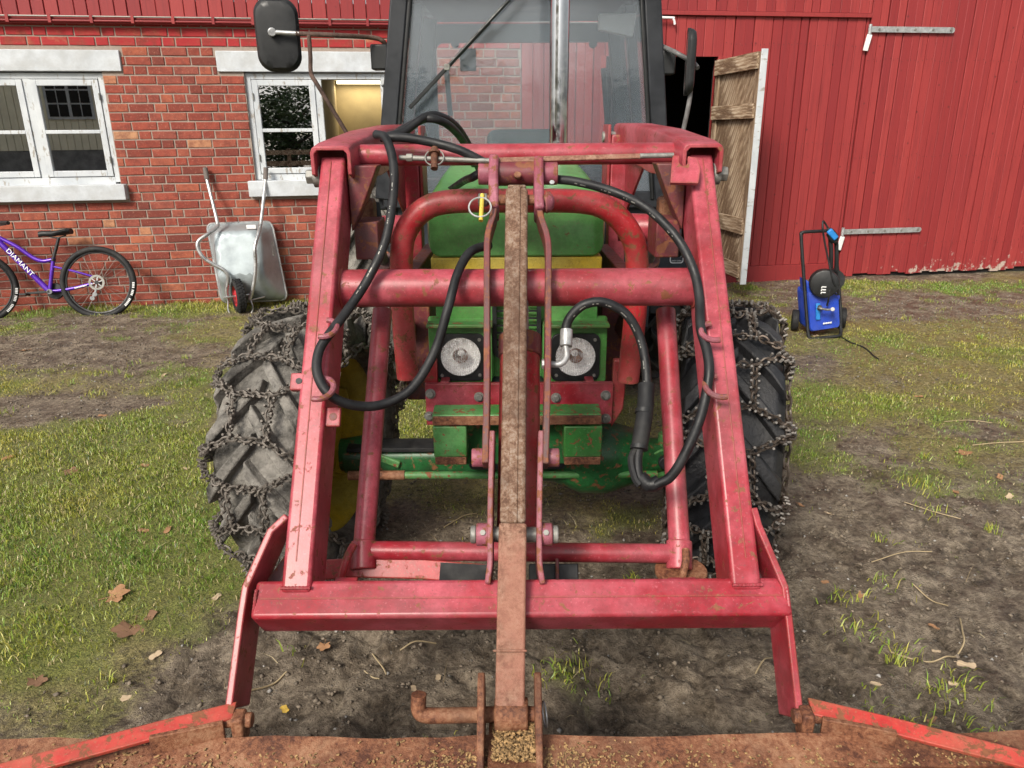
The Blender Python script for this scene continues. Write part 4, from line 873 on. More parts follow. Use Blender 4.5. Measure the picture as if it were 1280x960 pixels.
# toolbox with the maker's emblem
c = atY(847, 322, 3.3); tb = T(MB().box((c.x-.02, 3.44, c.z-.05), (.30, .24, .28)), 'battery_box', 'navy', bevel=.012)
em = empty('maker_emblem', (c.x, 3.3, c.z), tr); S_ = .052
M['emblem'] = plain('pale_grey_print', (0.55, 0.57, 0.6), .5)
pan(MB(), [V((c.x+x_, 3.316, c.z+z_)) for x_, z_ in rrect(-.030, .030, -.028, .030, .012)], [V((c.x+x_, 3.316, c.z+z_)) for x_, z_ in rrect(-.0265, .0265, -.0245, .0265, .010)], (0, .003, 0)).build('emblem_border', M['emblem'], em)
deer = [(-.95, .05), (-.55, .28), (-.1, .30), (.25, .42), (.42, .62), (.60, .66), (.85, .52), (.60, .44), (.48, .22), (.38, .02), (.62, -.12), (.92, -.10), (.95, -.18), (.55, -.28), (.15, -.08), (-.30, -.06), (-.60, -.18), (-.95, -.42), (-1.0, -.36), (-.72, -.08)]
MB().prism([V((c.x+x_*.022, 3.316, c.z+.006+z_*.018)) for x_, z_ in deer], (0, .003, 0)).build('emblem_deer', M['emblem'], em)
MB().prism([V((c.x+x_*.022, 3.316, c.z+.006+z_*.018)) for x_, z_ in [(.42, .62), (.30, .95), (.42, .88), (.52, 1.12), (.56, .80), (.60, .66)]], (0, .003, 0)).build('emblem_antler', M['emblem'], em)
def text(body, size, mt, parent, O_, X, Y, nm='lettering', extr=.0008, sx=1.0):
    cu = bpy.data.curves.new(nm, 'FONT'); cu.body = body; cu.size = size; cu.extrude = extr; cu.align_x = 'CENTER'; cu.align_y = 'CENTER'; cu.offset = .0
    cu.materials.append(mt); tmp = bpy.data.objects.new(nm, cu); me_ = bpy.data.meshes.new_from_object(tmp); bpy.data.objects.remove(tmp); me_.name = nm
    o = bpy.data.objects.new(nm, me_); COL.objects.link(o); o.parent = parent
    if parent.type == 'EMPTY': o.matrix_parent_inverse = Matrix.Translation(-V(parent.location))
    X = V(X).normalized(); Y = V(Y); Y = (Y-X*Y.dot(X)).normalized(); Z = X.cross(Y)
    X = X*sx; o.matrix_basis = Matrix(((X.x, Y.x, Z.x, O_[0]), (X.y, Y.y, Z.y, O_[1]), (X.z, Y.z, Z.z, O_[2]), (0, 0, 0, 1))); return o
text('JOHN DEERE', .0085, M['emblem'], em, (c.x, 3.3155, c.z-.017), (1, 0, 0), (0, 0, 1), sx=.9)
# cab --------------------------------------------------------------
CY, CB = 4.18, 5.55
def post(pt, pb, w, d, nm='cab_post', mt='cabframe', up=V((0, -1, 0))): return T(MB().beam(pb, pt, w, d, up), nm, mt, bevel=.008)
tl, bl = atY(500, 0, CY), atY(487, 165, CY); trr, br = atY(814, 0, CY), atY(822, 165, CY)
def ext(p, q_, f_): return p+(q_-p)*f_
TL_, BL_ = ext(bl, tl, 1.12), ext(tl, bl, 1.55); TR_, BR_ = ext(br, trr, 1.12), ext(trr, br, 1.55)
post(TL_, BL_, .085, .10); post(TR_, BR_, .085, .10)
for (a, b, s_) in ((TL_, BL_, 1), (TR_, BR_, -1)): post(a+V((s_*.055, -.045, 0)), b+V((s_*.055, -.045, 0)), .022, .02, 'windscreen_seal', 'black')
ws = MB(); g0 = [BL_+V((.06, -.03, 0)), BR_+V((-.06, -.03, 0)), TR_+V((-.06, -.03, 0)), TL_+V((.06, -.03, 0))]; ws.hexa(g0+[p+V((0, .006, 0)) for p in g0]); T(ws, 'windscreen', 'cabglass')
hwT = (TR_.x-TL_.x)/2; cxT = (TR_.x+TL_.x)/2; hwB = (BR_.x-BL_.x)/2
zR = TL_.z+.02
T(MB().box((cxT, (CY+CB)/2-.02, zR+.09), (2*hwT+.2, CB-CY+.35, .2)), 'cab_roof', 'cabframe', bevel=.06, seg=3)
T(MB().box((cxT, (CY+CB)/2, zR-.025), (2*hwT-.1, CB-CY, .02)), 'roof_lining', 'cabinner')
T(MB().beam(BL_, BR_, .09, .09, V((0, 0, 1))), 'cab_sill', 'cabframe', bevel=.008)
fw0, fw1 = zY(330, CY), zY(212, CY)
T(MB().box((cxT, CY+.03, (BL_.z+.5)/2+.1), (2*hwB-.1, .05, BL_.z-.5+.1)), 'firewall', 'navy')
for px in (540, 598, 725, 752):                                # louvred panels of the firewall
    c = atY(px, 245, CY); T(pan(MB(), [V((c.x+x_, CY-.012, c.z+z_)) for x_, z_ in rrect(-.10, .10, -.12, .10, .02)], [V((c.x+x_, CY-.012, c.z+z_)) for x_, z_ in rrect(-.08, .08, -.10, .08, .015)], (0, .02, 0)), 'firewall_panel', 'navy', bevel=.003)
    for k in range(4): T(MB().box((c.x, CY-.006, c.z-.07+k*.04), (.15, .012, .012)), 'louvre', 'black')
# rear frame with its window opening
o_ = [atY(549, 184, CB), atY(763, 184, CB), atY(763, 52, CB), atY(549, 52, CB)]; x0, x1, z0, z1 = o_[0].x, o_[1].x, o_[0].z-.05, o_[2].z
inn = [V((x_, CB, z_)) for x_, z_ in rrect(x0, x1, z0, z1, .05, 6)]
out_ = []
for p in inn:
    d = V((p.x-(x0+x1)/2, 0, p.z-(z0+z1)/2)); k = min((hwB-.02)/max(1e-4, abs(d.x)), (zR-(z0+z1)/2)/max(1e-4, abs(d.z)) if d.z > 0 else 1.1/max(1e-4, abs(d.z))); out_.append(V(((x0+x1)/2+d.x*k, CB, (z0+z1)/2+d.z*k)))
T(pan(MB(), out_, inn, (0, .05, 0)), 'rear_frame', 'cabinner')
rg_ = MB(); rg_.hexa([V((x0-.01, CB+.02, z0-.01)), V((x1+.01, CB+.02, z0-.01)), V((x1+.01, CB+.025, z0-.01)), V((x0-.01, CB+.025, z0-.01)), V((x0-.01, CB+.02, z1+.01)), V((x1+.01, CB+.02, z1+.01)), V((x1+.01, CB+.025, z1+.01)), V((x0-.01, CB+.025, z1+.01))]); T(rg_, 'rear_window', 'sideglass')
c = atY(585, 75, CB-.02); T(MB().box(c, (.11, .012, .14)), 'rear_sticker', 'cabinner', bevel=.004)
for px, h_ in ((754, 70), (558, 60)): p, q_ = atY(px, 85, CB-.02), atY(px+5, 85+h_, CB-.02); T(MB().beam(p, q_, .035, .01, V((0, -1, 0))), 'rear_window_stay', 'cabinner', bevel=.003)
for px in (569, 741): c = atY(px, 55, CB-.02); T(MB().cyl(c, c+V((0, -.03, 0)), .028, 12), 'window_catch', 'cabinner')
for sx, a, b in ((-1, TL_, BL_), (1, TR_, BR_)):               # sides: sill, door post, glass
    bt, bbm = V((cxT+sx*hwT, CB, a.z)), V((cxT+sx*hwB, CB, b.z)); mt_, mbm = a.lerp(bt, .52), b.lerp(bbm, .52)
    post(bt, bbm, .10, .09, 'cab_post', 'cabinner'); post(mt_, mbm, .06, .07, 'cab_post', 'cabframe')
    T(MB().beam(b, bbm, .07, .12), 'side_sill', 'cabframe', bevel=.01)
    for (p, q_, r_, s_) in ((b, mbm, mt_, a), (mbm, bbm, bt, mt_)):
        g_ = MB(); w_ = V((.005*sx, 0, 0)); g_.hexa([p, q_, r_, s_]+[v_+w_ for v_ in (p, q_, r_, s_)]); T(g_, 'side_window', 'sideglass')
    T(MB().box((cxT+sx*(hwB-.1), 4.9, .95), (.3, 1.2, .5)), 'fender', 'cabframe', bevel=.06, seg=3)
    T(MB().box((cxT+sx*(hwB-.02), 4.86, 1.0), (.06, 1.36, .75)), 'cab_side_panel', 'cabframe', bevel=.01)
# inside: dash, wheel, seat, white plate
c = atY(655, 166, 4.55); T(MB().box((c.x, 4.5, c.z-.16), (.42, .3, .36)), 'dashboard', 'cabinner', bevel=.05, seg=3)
T(MB().ring((c.x, 4.78, c.z-.22), (0, .55, .8), .19, .016, 32, 8), 'steering_wheel', 'black')
T(MB().cyl((c.x, 4.6, c.z-.42), (c.x, 4.78, c.z-.22), .03, 12), 'steering_column', 'black')
T(MB().box((cxT, 5.2, 1.15), (.48, .46, .12)), 'seat_cushion', 'black', bevel=.04, seg=3)
T(MB().box((cxT, 5.02+.38, 1.28), (.46, .10, .30)), 'seat_back', 'black', bevel=.04, seg=3)
T(MB().box((cxT, 4.85, .75), (1.3, 1.3, .04)), 'cab_floor', 'black')
c = atY(772, 32, CY+.25); lo_ = T(MB().prism([c+V((-.10, 0, .06)), c+V((.10, 0, .06)), c+V((.085, 0, -.055)), c+V((-.10, 0, -.02))], (0, .06, 0)), 'cab_plate', 'white', bevel=.008)  # plain white plate behind the upper right of the windscreen
# exhaust, wiper, mirrors
e0, e1 = atY(697, 182, 3.55), atY(701, -20, 3.55); ex = (e0.x+e1.x)/2
T(MB().tube([(ex, 3.55, 1.30), (ex, 3.55, 2.75)], .0425, 28), 'exhaust_pipe', 'chrome'); T(MB().cyl((ex, 3.55, 1.28), (ex, 3.55, 1.40), .055, 24), 'exhaust_clamp', 'rust')
WYp = CY-.07; w0, w1 = atY(512, 135, WYp), atY(612, 27, WYp)
wp = T(MB().beam(w0, w1, .020, .014, V((0, -1, 0))), 'wiper', 'black', bevel=.003)
wv = ext(w0, w1, 1.35); T(MB().cyl(w0.lerp(w1, .45)+V((0, -.02, 0)), wv+V((0, -.02, 0)), .008, 8), 'wiper_arm', 'black', wp); T(MB().box(w0.lerp(w1, .48)+V((0, -.018, 0)), (.03, .02, .03)), 'wiper_clip', 'bolt', wp, bevel=.003)
MY = 4.0
def mirror(cx, cy, w, h, yaw, Y):
    c = atY(cx, cy, Y); X = V((math.cos(yaw), math.sin(yaw), 0)); N = V((0, 0, 1)).cross(X); m = empty('mirror', c, tr); Z = V((0, 0, 1))
    L = [[c+X*x_*s_+Z*z_*s_+N*n_ for x_, z_ in rrect(-w/2, w/2, -h/2, h/2, w*.36, 7)] for s_, n_ in ((.74, -.026), (.90, -.022), (.98, -.008), (1.0, .005), (.97, .014))]
    loft(MB(), L).build('mirror_shell', M['black'], m, smooth=True); pan(MB(), [c+X*x_*1.015+Z*z_*1.015+N*.004 for x_, z_ in rrect(-w/2, w/2, -h/2, h/2, w*.36, 7)], [c+X*x_*.93+Z*z_*.95+N*.004 for x_, z_ in rrect(-w/2, w/2, -h/2, h/2, w*.36, 7)], N*.014).build('mirror_rim', M['rubber'], m)
    loft(MB(), [[c+X*x_*.93+Z*z_*.95+N*n_ for x_, z_ in rrect(-w/2, w/2, -h/2, h/2, w*.36, 7)] for n_ in (.0145, .0165)]).build('mirror_glass', M['chrome'], m); return m, c, N
mm, c, Nn = mirror(347, 44, .205, .325, math.radians(8), MY)
M['armgrey'] = plain('grey_painted_arm', (.13, .125, .125), .5, 0, .3, 20)
M['armrust'] = rustmat('rusty_brown_arm', (0.055, 0.032, 0.026), (0.11, 0.065, 0.05), (0.17, 0.11, 0.09), 20)
T(MB().cyl(atY(340, 40, MY-.05), atY(374, 42, MY-.05), .0105, 12), 'mirror_stalk', 'steel'); T(MB().cyl(atY(340, 40, MY-.035), atY(340, 40, MY-.065), .02, 14), 'mirror_ball', 'steel', bevel=.004)
T(MB().tube(spline([atY(370, 42, MY-.05), atY(420, 44, MY-.03), atY(465, 47, CY-.06), atY(478, 51, CY-.03), atY(484, 60, CY)], 6), .0115, 10), 'mirror_arm', 'armrust')
T(MB().tube(spline([atY(386, 43, MY-.05), atY(388, 70, MY-.05), atY(389, 92, MY-.05), atY(398, 108, MY-.05), atY(432, 164, MY-.03), atY(450, 196, MY)], 5), .0105, 10), 'mirror_strut', 'armrust')
c = atY(476, 72, CY); T(MB().box((c.x, CY, c.z), (.09, .09, .12)), 'mirror_bracket', 'black', bevel=.008)
mm, c, Nn = mirror(862, 78, .17, .30, math.radians(80), MY)
T(MB().tube(spline([atY(828, 58, CY), atY(845, 66, MY), atY(866, 78, MY), atY(872, 85, MY-.03)], 5), .0115, 10), 'mirror_arm', 'armgrey')
T(MB().tube(spline([atY(864, 78, MY-.02), atY(863, 115, MY-.02), atY(859, 140, MY-.02), atY(852, 172, MY)], 5), .0115, 10), 'mirror_strut', 'armgrey')
c = atY(834, 78, CY); T(MB().box((c.x, CY, c.z), (.07, .09, .12)), 'mirror_bracket', 'black', bevel=.008)
# ------------------------------------------------------------------ front loader
fl = thing('front_loader', 'faded red front loader frame with tubes and black hydraulic hoses', 'front loader', (XC, 1.9, 0))
def Lb(mb, nm, mt, parent=None, bevel=0.0, **k): return mb.build(nm, M[mt] if isinstance(mt, str) else mt, parent or fl, bevel, **k)
def LX(x, py, off=0.0):                                        # loader-plane point at real x (from the middle), photo height py
    p = LP(640, py, off); return V((XC+x, p.y, p.z))
for sx in (-1, 1):
    xo = sx*(.55-.034)
    top, bot = LX(xo, 212, -.07), LX(xo, 742, -.07)
    arm = Lb(MB().beam(top, bot, .068, .14, LN), 'lower_arm', 'red', bevel=.009, seg=3)
    Lb(MB().beam(LX(xo+sx*.004, 200, .0015), LX(xo+sx*.004, 700, .0), .0035, .0022, LN), 'weld_seam', 'red', arm, bevel=.0015)
    # upper arm: folded channel from the knee back to the tower
    y0, y1 = 2.165, 3.42; z0_, z1_ = 1.606, 1.655
    def ch(t_, hh): y_ = y0+(y1-y0)*t_; z_ = z0_+(z1_-z0_)*t_; x_ = XC+sx*(.55-.036-.03*t_); return y_, z_, x_, hh
    w_ = .056; th = .011; loops = []
    for t_, hh, dz in ((0, .075, -.008), (.05, .105, 0), (.35, .14, .012), (.75, .13, .010), (1.0, .10, 0)):
        y_, z_, x_, _h = ch(t_, hh); z_ += dz
        loops.append([V((x_+a_, y_, z_+b_)) for a_, b_ in ((-w_, -hh), (-w_, -.016), (-w_+.006, -.004), (-w_+.016, 0), (w_-.016, 0), (w_-.006, -.004), (w_, -.016), (w_, -hh), (w_-th, -hh), (w_-th, -.02), (w_-.02, -th), (-w_+.02, -th), (-w_+th, -.02), (-w_+th, -hh))])
    Lb(loft(MB(), loops), 'upper_arm', 'red', bevel=.0025)
    pv = V((XC+sx*.575, 2.215, 1.515)); bo = Lb(MB().hexbolt(pv, (sx, 0, 0), .022, .022), 'pivot_bolt', 'bolt', bevel=.003); Lb(MB().cyl(pv-V((sx*.02, 0, 0)), pv, .03, 18), 'washer', 'bolt', bo)
    # tower, its plates and the stub tube
    xt = XC+sx*.435
    Lb(MB().box((xt, 3.30, 1.06), (.072, .10, 1.10)), 'tower', 'red', bevel=.006)
    Lb(MB().box((xt+sx*.045, 3.34, 1.50), (.012, .18, .30)), 'tower_ear', 'red', bevel=.003); Lb(MB().box((xt-sx*.045, 3.34, 1.50), (.012, .18, .30)), 'tower_ear', 'red', bevel=.003)
    Lb(MB().cyl((xt-sx*.06, 3.38, 1.60), (xt+sx*.05, 3.38, 1.60), .022, 18), 'tower_pin', 'bolt', bevel=.004)
    Lb(MB().box((xt, 3.36, .72), (.12, .30, .5)), 'tower_foot', 'darkred', bevel=.008)
    st = MB(); st.lathe([(.055, -.02), (.055, .17), (.046, .17), (.046, .02)], (xt, 3.05, 1.26), (sx, -.25, 0), 26); Lb(st, 'stub_tube', 'red')
    Lb(MB().prism([(xt+sx*.02, 3.22, 1.60), (xt+sx*.02, 2.62, 1.60), (xt+sx*.02, 3.22, 1.28)], (sx*.010, 0, 0)), 'tower_gusset', 'red', bevel=.002)
    # lift cylinder between tower foot and arm
    c0, c1 = V((XC+sx*.475, 3.20, .80)), V((XC+sx*.475, 2.42, 1.40)); cm = c0.lerp(c1, .66)
    cy = Lb(MB().cyl(c0, cm, .040, 20), 'lift_cylinder', 'darkred', bevel=.004); Lb(MB().cyl(cm, c1, .020, 16), 'cylinder_rod', 'bolt', cy)
    Lb(MB().box((c1.x, c1.y, c1.z), (.06, .07, .07)), 'rod_eye', 'rust', cy, bevel=.012)
    # knee gussets hanging below the top tube on the inner side of the arm
    gx_ = XC+sx*(.478); Lb(MB().prism([(gx_, 2.20, 1.545), (gx_-sx*.085, 2.20, 1.545), (gx_-sx*.045, 2.20, 1.45), (gx_, 2.20, 1.36)], (0, .08, 0)), 'knee_gusset', 'darkred', bevel=.004)
    Lb(MB().box((gx_-sx*.035, 2.30, 1.33), (.070, .14, .11)), 'cylinder_lug', 'darkred', bevel=.004)
    # end plate: bends out from the arm, past the crossbar end, down to the tool hooks
    PX = [(353, 650), (347, 668), (317, 736), (312, 768), (297, 884)] if sx < 0 else [(933, 640), (939, 660), (971, 736), (975, 768), (989, 896)]
    P = [LP(a_, b_, -.06) for a_, b_ in PX]; P[0] = V((XC+sx*.553, P[0].y, P[0].z))
    Lb(MB().ribbon([P[0], P[1], P[1].lerp(P[2], .5), P[2], P[2].lerp(P[3], .5), P[3], P[4]], LN*.12, .016), 'end_plate', 'red', bevel=.003)
    q0, q1, q2 = LX(sx*.548, 668, -.118), P[2]-LN*.055, LX(sx*.548, 742, -.118); Lb(MB().prism([q0, q1, q2], LN*.010), 'gusset_web', 'darkred')
    bead = [LX(xo+t_*.034, 733, .003) for t_ in (-1, -.6, -.2, .2, .6, 1)]; Lb(MB().tube(spline(bead, 5), .006, 8, rs=[.0040+.0007*math.sin(i*2.1) for i in range(26)]), 'weld_bead', 'weld')
    bead = [LX(sx*(.606), 752+t_*17, .0)+LN*(.0 if abs(t_) < .9 else -.004) for t_ in (-1, -.5, 0, .5, 1)]; Lb(MB().tube(spline(bead, 6), .006, 8, rs=[.0040+.0007*math.sin(i*1.9) for i in range(25)]), 'weld_bead', 'weld')
    # hose hooks bent from round bar
    for py, r_ in (((412, .03), (487, .034)) if sx < 0 else ((420, .03), (488, .034))):
        c = LX(sx*.500, py, .015); pts = [c+V((-sx*.01-sx*r_*1.0*math.sin(a_)*1.0, 0, 0))+LN*(r_*.55*(1-math.cos(a_)))-LD*(r_*math.cos(a_)) for a_ in [math.radians(v_) for v_ in range(0, 200, 18)]]
        Lb(MB().tube(pts, .0075, 9), 'hose_hook', 'pink')
# small welded lugs on the left arm, plate with notch on the right knee
c = LX(-.545, 476, -.01); lg = Lb(MB().box(c, (.06, .045, .018), (V((1, 0, 0)), LD, LN)), 'arm_lug', 'red', bevel=.003); Lb(MB().cyl(c+V((-.008, 0, 0)), c+V((-.008, 0, 0))+LN*.011, .008, 12), 'lug_hole_disc', 'black', lg)  # solid black disc stands for the shade inside the lug's hole
c = LX(-.468, 520, -.02); lg = Lb(MB().box(c, (.045, .05, .010), (V((1, 0, 0)), LD, LN)), 'arm_lug', 'red', bevel=.003); Lb(MB().cyl(c+V((.004, 0, 0)), c+V((.004, 0, 0))+LN*.0065, .010, 14), 'lug_hole_disc', 'darkred', lg)  # hole is a darker red disc, its shade put into the colour
pr = [(841, 194), (849, 194), (849, 203), (852, 207), (857, 207), (860, 203), (860, 195), (872, 197), (876, 212), (873, 229), (838, 228)]
Lb(MB().prism([LP(a_, b_, .035) for a_, b_ in pr], -LN*.012), 'notched_bracket', 'red', bevel=.0015)
# cross members
tp0, tp1 = LX(-.50, 193, -.075), LX(.50, 193, -.075)
Lb(MB().tube([tp0, tp1], .0305, 28), 'top_tube', 'red')
mt0, mt1 = LX(-.486, 359, -.085), LX(.486, 360, -.085)
mtube = Lb(MB().tube([mt0, mt0.lerp(mt1, .5), mt1], .0515, 36), 'middle_tube', 'red')
for sx, p in ((-1, mt0), (1, mt1)): Lb(MB().ring(p+V((-sx*.004, 0, 0)), (1, 0, 0), .0525, .006, 32, 6), 'weld_bead', 'red_worn', mtube)
cb0, cb1 = LX(-.612, 756, -.055), LX(.612, 756, -.055)
CN = (LN-LD*.26).normalized(); CD = V((1, 0, 0)).cross(CN); CD = CD if CD.z < 0 else -CD
cbar = Lb(MB().box((cb0+cb1)/2, ((cb1-cb0).length, .088, .11), (V((1, 0, 0)), CD, CN)), 'crossbar', 'red', bevel=.010, seg=3)
Lb(MB().box((cb0+cb1)/2+CN*.0555, (1.19, .004, .003), (V((1, 0, 0)), CD, CN)), 'crossbar_seam', 'red', cbar)
# thin latch rod and its fittings in front of the top tube
r0, r1 = LP(499, 197, .0), LP(842, 194, .0)
rod = Lb(MB().cyl(r0, LP(612, 201, .0), .0072, 12), 'latch_rod', 'bolt'); Lb(MB().hexbolt(LP(508, 197, 0), (1, 0, 0), .012, .018), 'rod_nut', 'bolt', rod, bevel=.002)
Lb(MB().beam(LP(600, 201, -.005), LP(806, 195, -.005), .016, .006, LN), 'latch_flat', 'rustpaint', bevel=.002); Lb(MB().cyl(LP(800, 195, .0), r1, .0072, 12), 'latch_rod', 'bolt')
c = LP(543, 197, .012); fx = Lb(MB().cyl(LP(543, 185, .012), LP(543, 211, .012), .010, 12), 'latch_pin', 'rust'); Lb(MB().cyl(LP(543, 190, .012), LP(543, 193, .012), .017, 14), 'pin_collar', 'rust', fx); Lb(MB().ring(c, (0, .3, 1) if False else LN, .026, .0022, 28, 6), 'split_ring', 'bolt', fx)
# centre linkage: knuckle, bent links, brackets, tilt cylinder, long levelling bar
kn = Lb(MB().tube([LP(618, 217, -.03), LP(676, 217, -.03)], .034, 26), 'knuckle_tube', 'darkred')
Lb(MB().hexbolt(LP(647, 221, -.0), LN, .011, .012, 8), 'grease_nipple', 'rust', kn, bevel=.002)
for (a_, b_) in ((598, 614), (679, 697)): bs = Lb(MB().tube([LP(a_, 217, -.03), LP(b_, 217, -.03)], .031, 24), 'knuckle_boss', 'pink', bevel=.003)
Lb(MB().hexbolt(LP(690, 229, -.005), LN, .007, .006), 'boss_bolt', 'steel', bs)
for sx, L_ in ((-1, [(618, 203), (617, 230), (618, 268), (610, 300), (609, 345), (609, 480), (607, 582)]), (1, [(673, 205), (673, 232), (674, 270), (684, 305), (685, 350), (684, 480), (681, 583)])):
    pts = [LP(a_, b_, -.022) for a_, b_ in L_]
    lk = Lb(MB().ribbon(spline(pts, 4), LN*.062, .0165), 'bent_link', 'darkred', bevel=.003)
    Lb(MB().ribbon(spline(pts[:3], 4), LN*.085, .027), 'link_head', 'pink', lk, bevel=.007)
    xb = 601 if sx < 0 else 690
    c = LP(xb, 572, -.03); Lb(MB().cyl(c-V((.022, 0, 0)), c+V((.018, 0, 0)), .023, 22), 'link_boss', 'pink', lk, bevel=.003)
    # bracket plates standing on the crossbar
    xp = 613.5 if sx < 0 else 673.5
    pp = [LP(xp+(2.5 if sx < 0 else 2), 545, -.04), LP(xp, 640, -.04), LP(xp, 700, -.04), LP(xp-(2 if sx < 0 else -2), 720, -.04), LP(xp-(3 if sx < 0 else -4), 732, -.045)]
    bp_ = Lb(MB().ribbon(spline(pp, 3), LN*.105, .013), 'bracket_plate', 'pink', bevel=.003)
    xb2 = 604 if sx < 0 else 682; c = LP(xb2, 668, -.02); Lb(MB().cyl(c-V((.016, 0, 0)), c+V((.016, 0, 0)), .027, 22), 'bracket_boss', 'pink', bp_, bevel=.003)
    Lb(MB().cyl(c+V((sx*.016, 0, 0)), c+V((sx*.03, 0, 0)), .021, 18), 'pin_end', 'bolt', bp_, bevel=.003); Lb(MB().hexbolt(c+LN*.024, LN, .007, .008), 'lock_bolt', 'bolt', bp_)
Lb(MB().cyl(LP(598, 250, 0.0), LP(690, 250, 0.0), .0145, 16), 'top_pin', 'rust'); Lb(MB().tube([LP(598, 250, 0), LP(609, 250, 0)], .018, 18), 'pin_sleeve', 'bolt', bevel=.002)
Lb(MB().lathe([(.0005, .016), (.014, .014), (.026, .004), (.030, -.006), (.026, -.010)], LP(686, 253, 0), (1, 0, 0), 24), 'pin_head', 'pink')
lpn = Lb(MB().cyl(LP(603, 243, .02), LP(601, 276, .02), .0062, 10), 'linch_pin', 'yellow'); Lb(MB().ring(LP(600, 259, .024), LN, .030, .0026, 32, 6), 'linch_ring', 'steel', lpn)
tc0, tc1 = LP(648, 668, -.085), LP(650, 425, -.085)
tc = Lb(MB().tube([tc0, tc1], .053, 30), 'tilt_cylinder', 'red_worn'); Lb(MB().tube([LP(650, 447, -.085), LP(650, 421, -.085)], .0575, 30), 'cylinder_gland', 'darkred', tc, bevel=.003)
Lb(MB().cyl(LP(650, 425, -.085), LP(648, 262, -.05), .024, 20), 'piston_rod', 'steel', tc)
Lb(MB().cyl(LP(609, 668, -.03), LP(678, 668, -.03), .018, 16), 'cylinder_pin', 'bolt', tc)
br0, br1, br2 = LP(646, 238, .018), LP(641, 655, .022), LP(638, 842, .026); bend = LP(637, 905, .01)
lv = Lb(MB().beam(br1, br0, .060, .034, LN), 'levelling_bar', 'rustbar', bevel=.009, seg=3)
Lb(MB().beam(br1+LN*.0175, br0+LN*.0175, .022, .006, LN), 'bar_ridge', 'rustbar', lv, bevel=.003)
Lb(MB().beam(bend, br1+LN*.002, .064, .038, LN), 'bar_sleeve', 'rustpaint', lv, bevel=.006, seg=3); Lb(MB().beam(br0, LP(646, 234, .018), .05, .03, LN), 'bar_tip', 'rustbar', lv, bevel=.005)
Lb(MB().beam(LP(637.5, 812, .0275), LP(637.5, 815, .0275), .074, .044, LN), 'bar_weld', 'rustpaint', lv, bevel=.003)
be = Lb(MB().cyl(LP(618, 893, .0), LP(660, 893, .0), .036, 24), 'bar_eye', 'rust', lv, bevel=.005)
# hoop guard of round tube before the grille
GYh = 2.38
hp = [(510, 472), (507, 440), (503, 380), (502, 320), (508, 288), (530, 262), (565, 252), (645, 251), (725, 252), (762, 263), (788, 292), (796, 325), (795, 380), (789, 440), (785, 476)]
Lb(MB().tube(spline([atY(a_, b_, GYh) for a_, b_ in hp], 7), .0365, 22), 'hoop_guard', 'red_worn')
for px in (507, 790):
    c = atY(px, 360, GYh); Lb(MB().beam(c, c+V((0, .85, -.02)), .05, .07), 'hoop_stay', 'darkred', bevel=.004)
for px, sx in ((548, -1), (765, 1)): c = atY(px, 505, 2.47); Lb(MB().prism([c+V((0, 0, -.09)), c+V((sx*.04, 0, -.02)), c+V((sx*.05, 0, .16)), c+V((0, 0, .16))], (0, .03, 0)), 'hoop_foot', 'red_worn', bevel=.004)
# parking stand: two tubes, cross tube, foot disc, flat bar
def SP(px, py): return LP(px, py, -.26)
for a_, b_, c_, d_ in ((478, 388, 454, 694), (832, 388, 850, 694)): Lb(MB().cyl(SP(a_, b_), SP(c_, d_), .0285, 20), 'stand_leg', 'red')
Lb(MB().cyl(SP(456, 688), SP(848, 692), .0255, 20), 'stand_cross_tube', 'red')
for px in (455, 849): Lb(MB().cyl(SP(px, 676), SP(px, 712), .034, 20), 'stand_socket', 'red', bevel=.003)
Lb(MB().cyl(SP(851, 716)+V((0, 0, .012)), SP(851, 716)-V((0, 0, .004)), .068, 28), 'stand_foot', 'rust', bevel=.003)
Lb(MB().tube(spline([SP(852, 690)+LN*.05, SP(851, 705)+LN*.06, SP(847, 728)+LN*.05], 4), .010, 10), 'stand_pin', 'rust')
Lb(MB().tube(spline([SP(447, 684)+LN*.05, SP(440, 700)+LN*.06, SP(431, 727)+LN*.05], 4), .010, 10), 'stand_pin', 'red_worn')
fb = Lb(MB().ribbon([SP(393, 713), SP(428, 711), SP(430, 709), SP(520, 711), SP(607, 718)], -LD*.052+V((0, 0, 0)), .010), 'flat_bar', 'red_worn', bevel=.003)
Lb(MB().beam(SP(550, 716)+LN*.001, SP(612, 719)+LN*.001, .012, .052, -LD), 'bar_black_end', 'rubber', fb)
Lb(MB().box(SP(692, 717), (.13, .05, .02), (V((1, 0, 0)), LD, LN)), 'stop_block', 'black', bevel=.003); Lb(MB().box(SP(696, 714)+LN*.02, (.008, .06, .02), (V((1, 0, 0)), LD, LN)), 'stop_tab', 'pink', bevel=.002)
for (a_, b_) in ((418, 447), (836, 871)): Lb(MB().box((LP(a_, 732, -.13)+LP(b_, 732, -.13))/2, ((LP(b_, 732, -.13)-LP(a_, 732, -.13)).length, .03, .03)), 'crossbar_tab', 'red', bevel=.003)
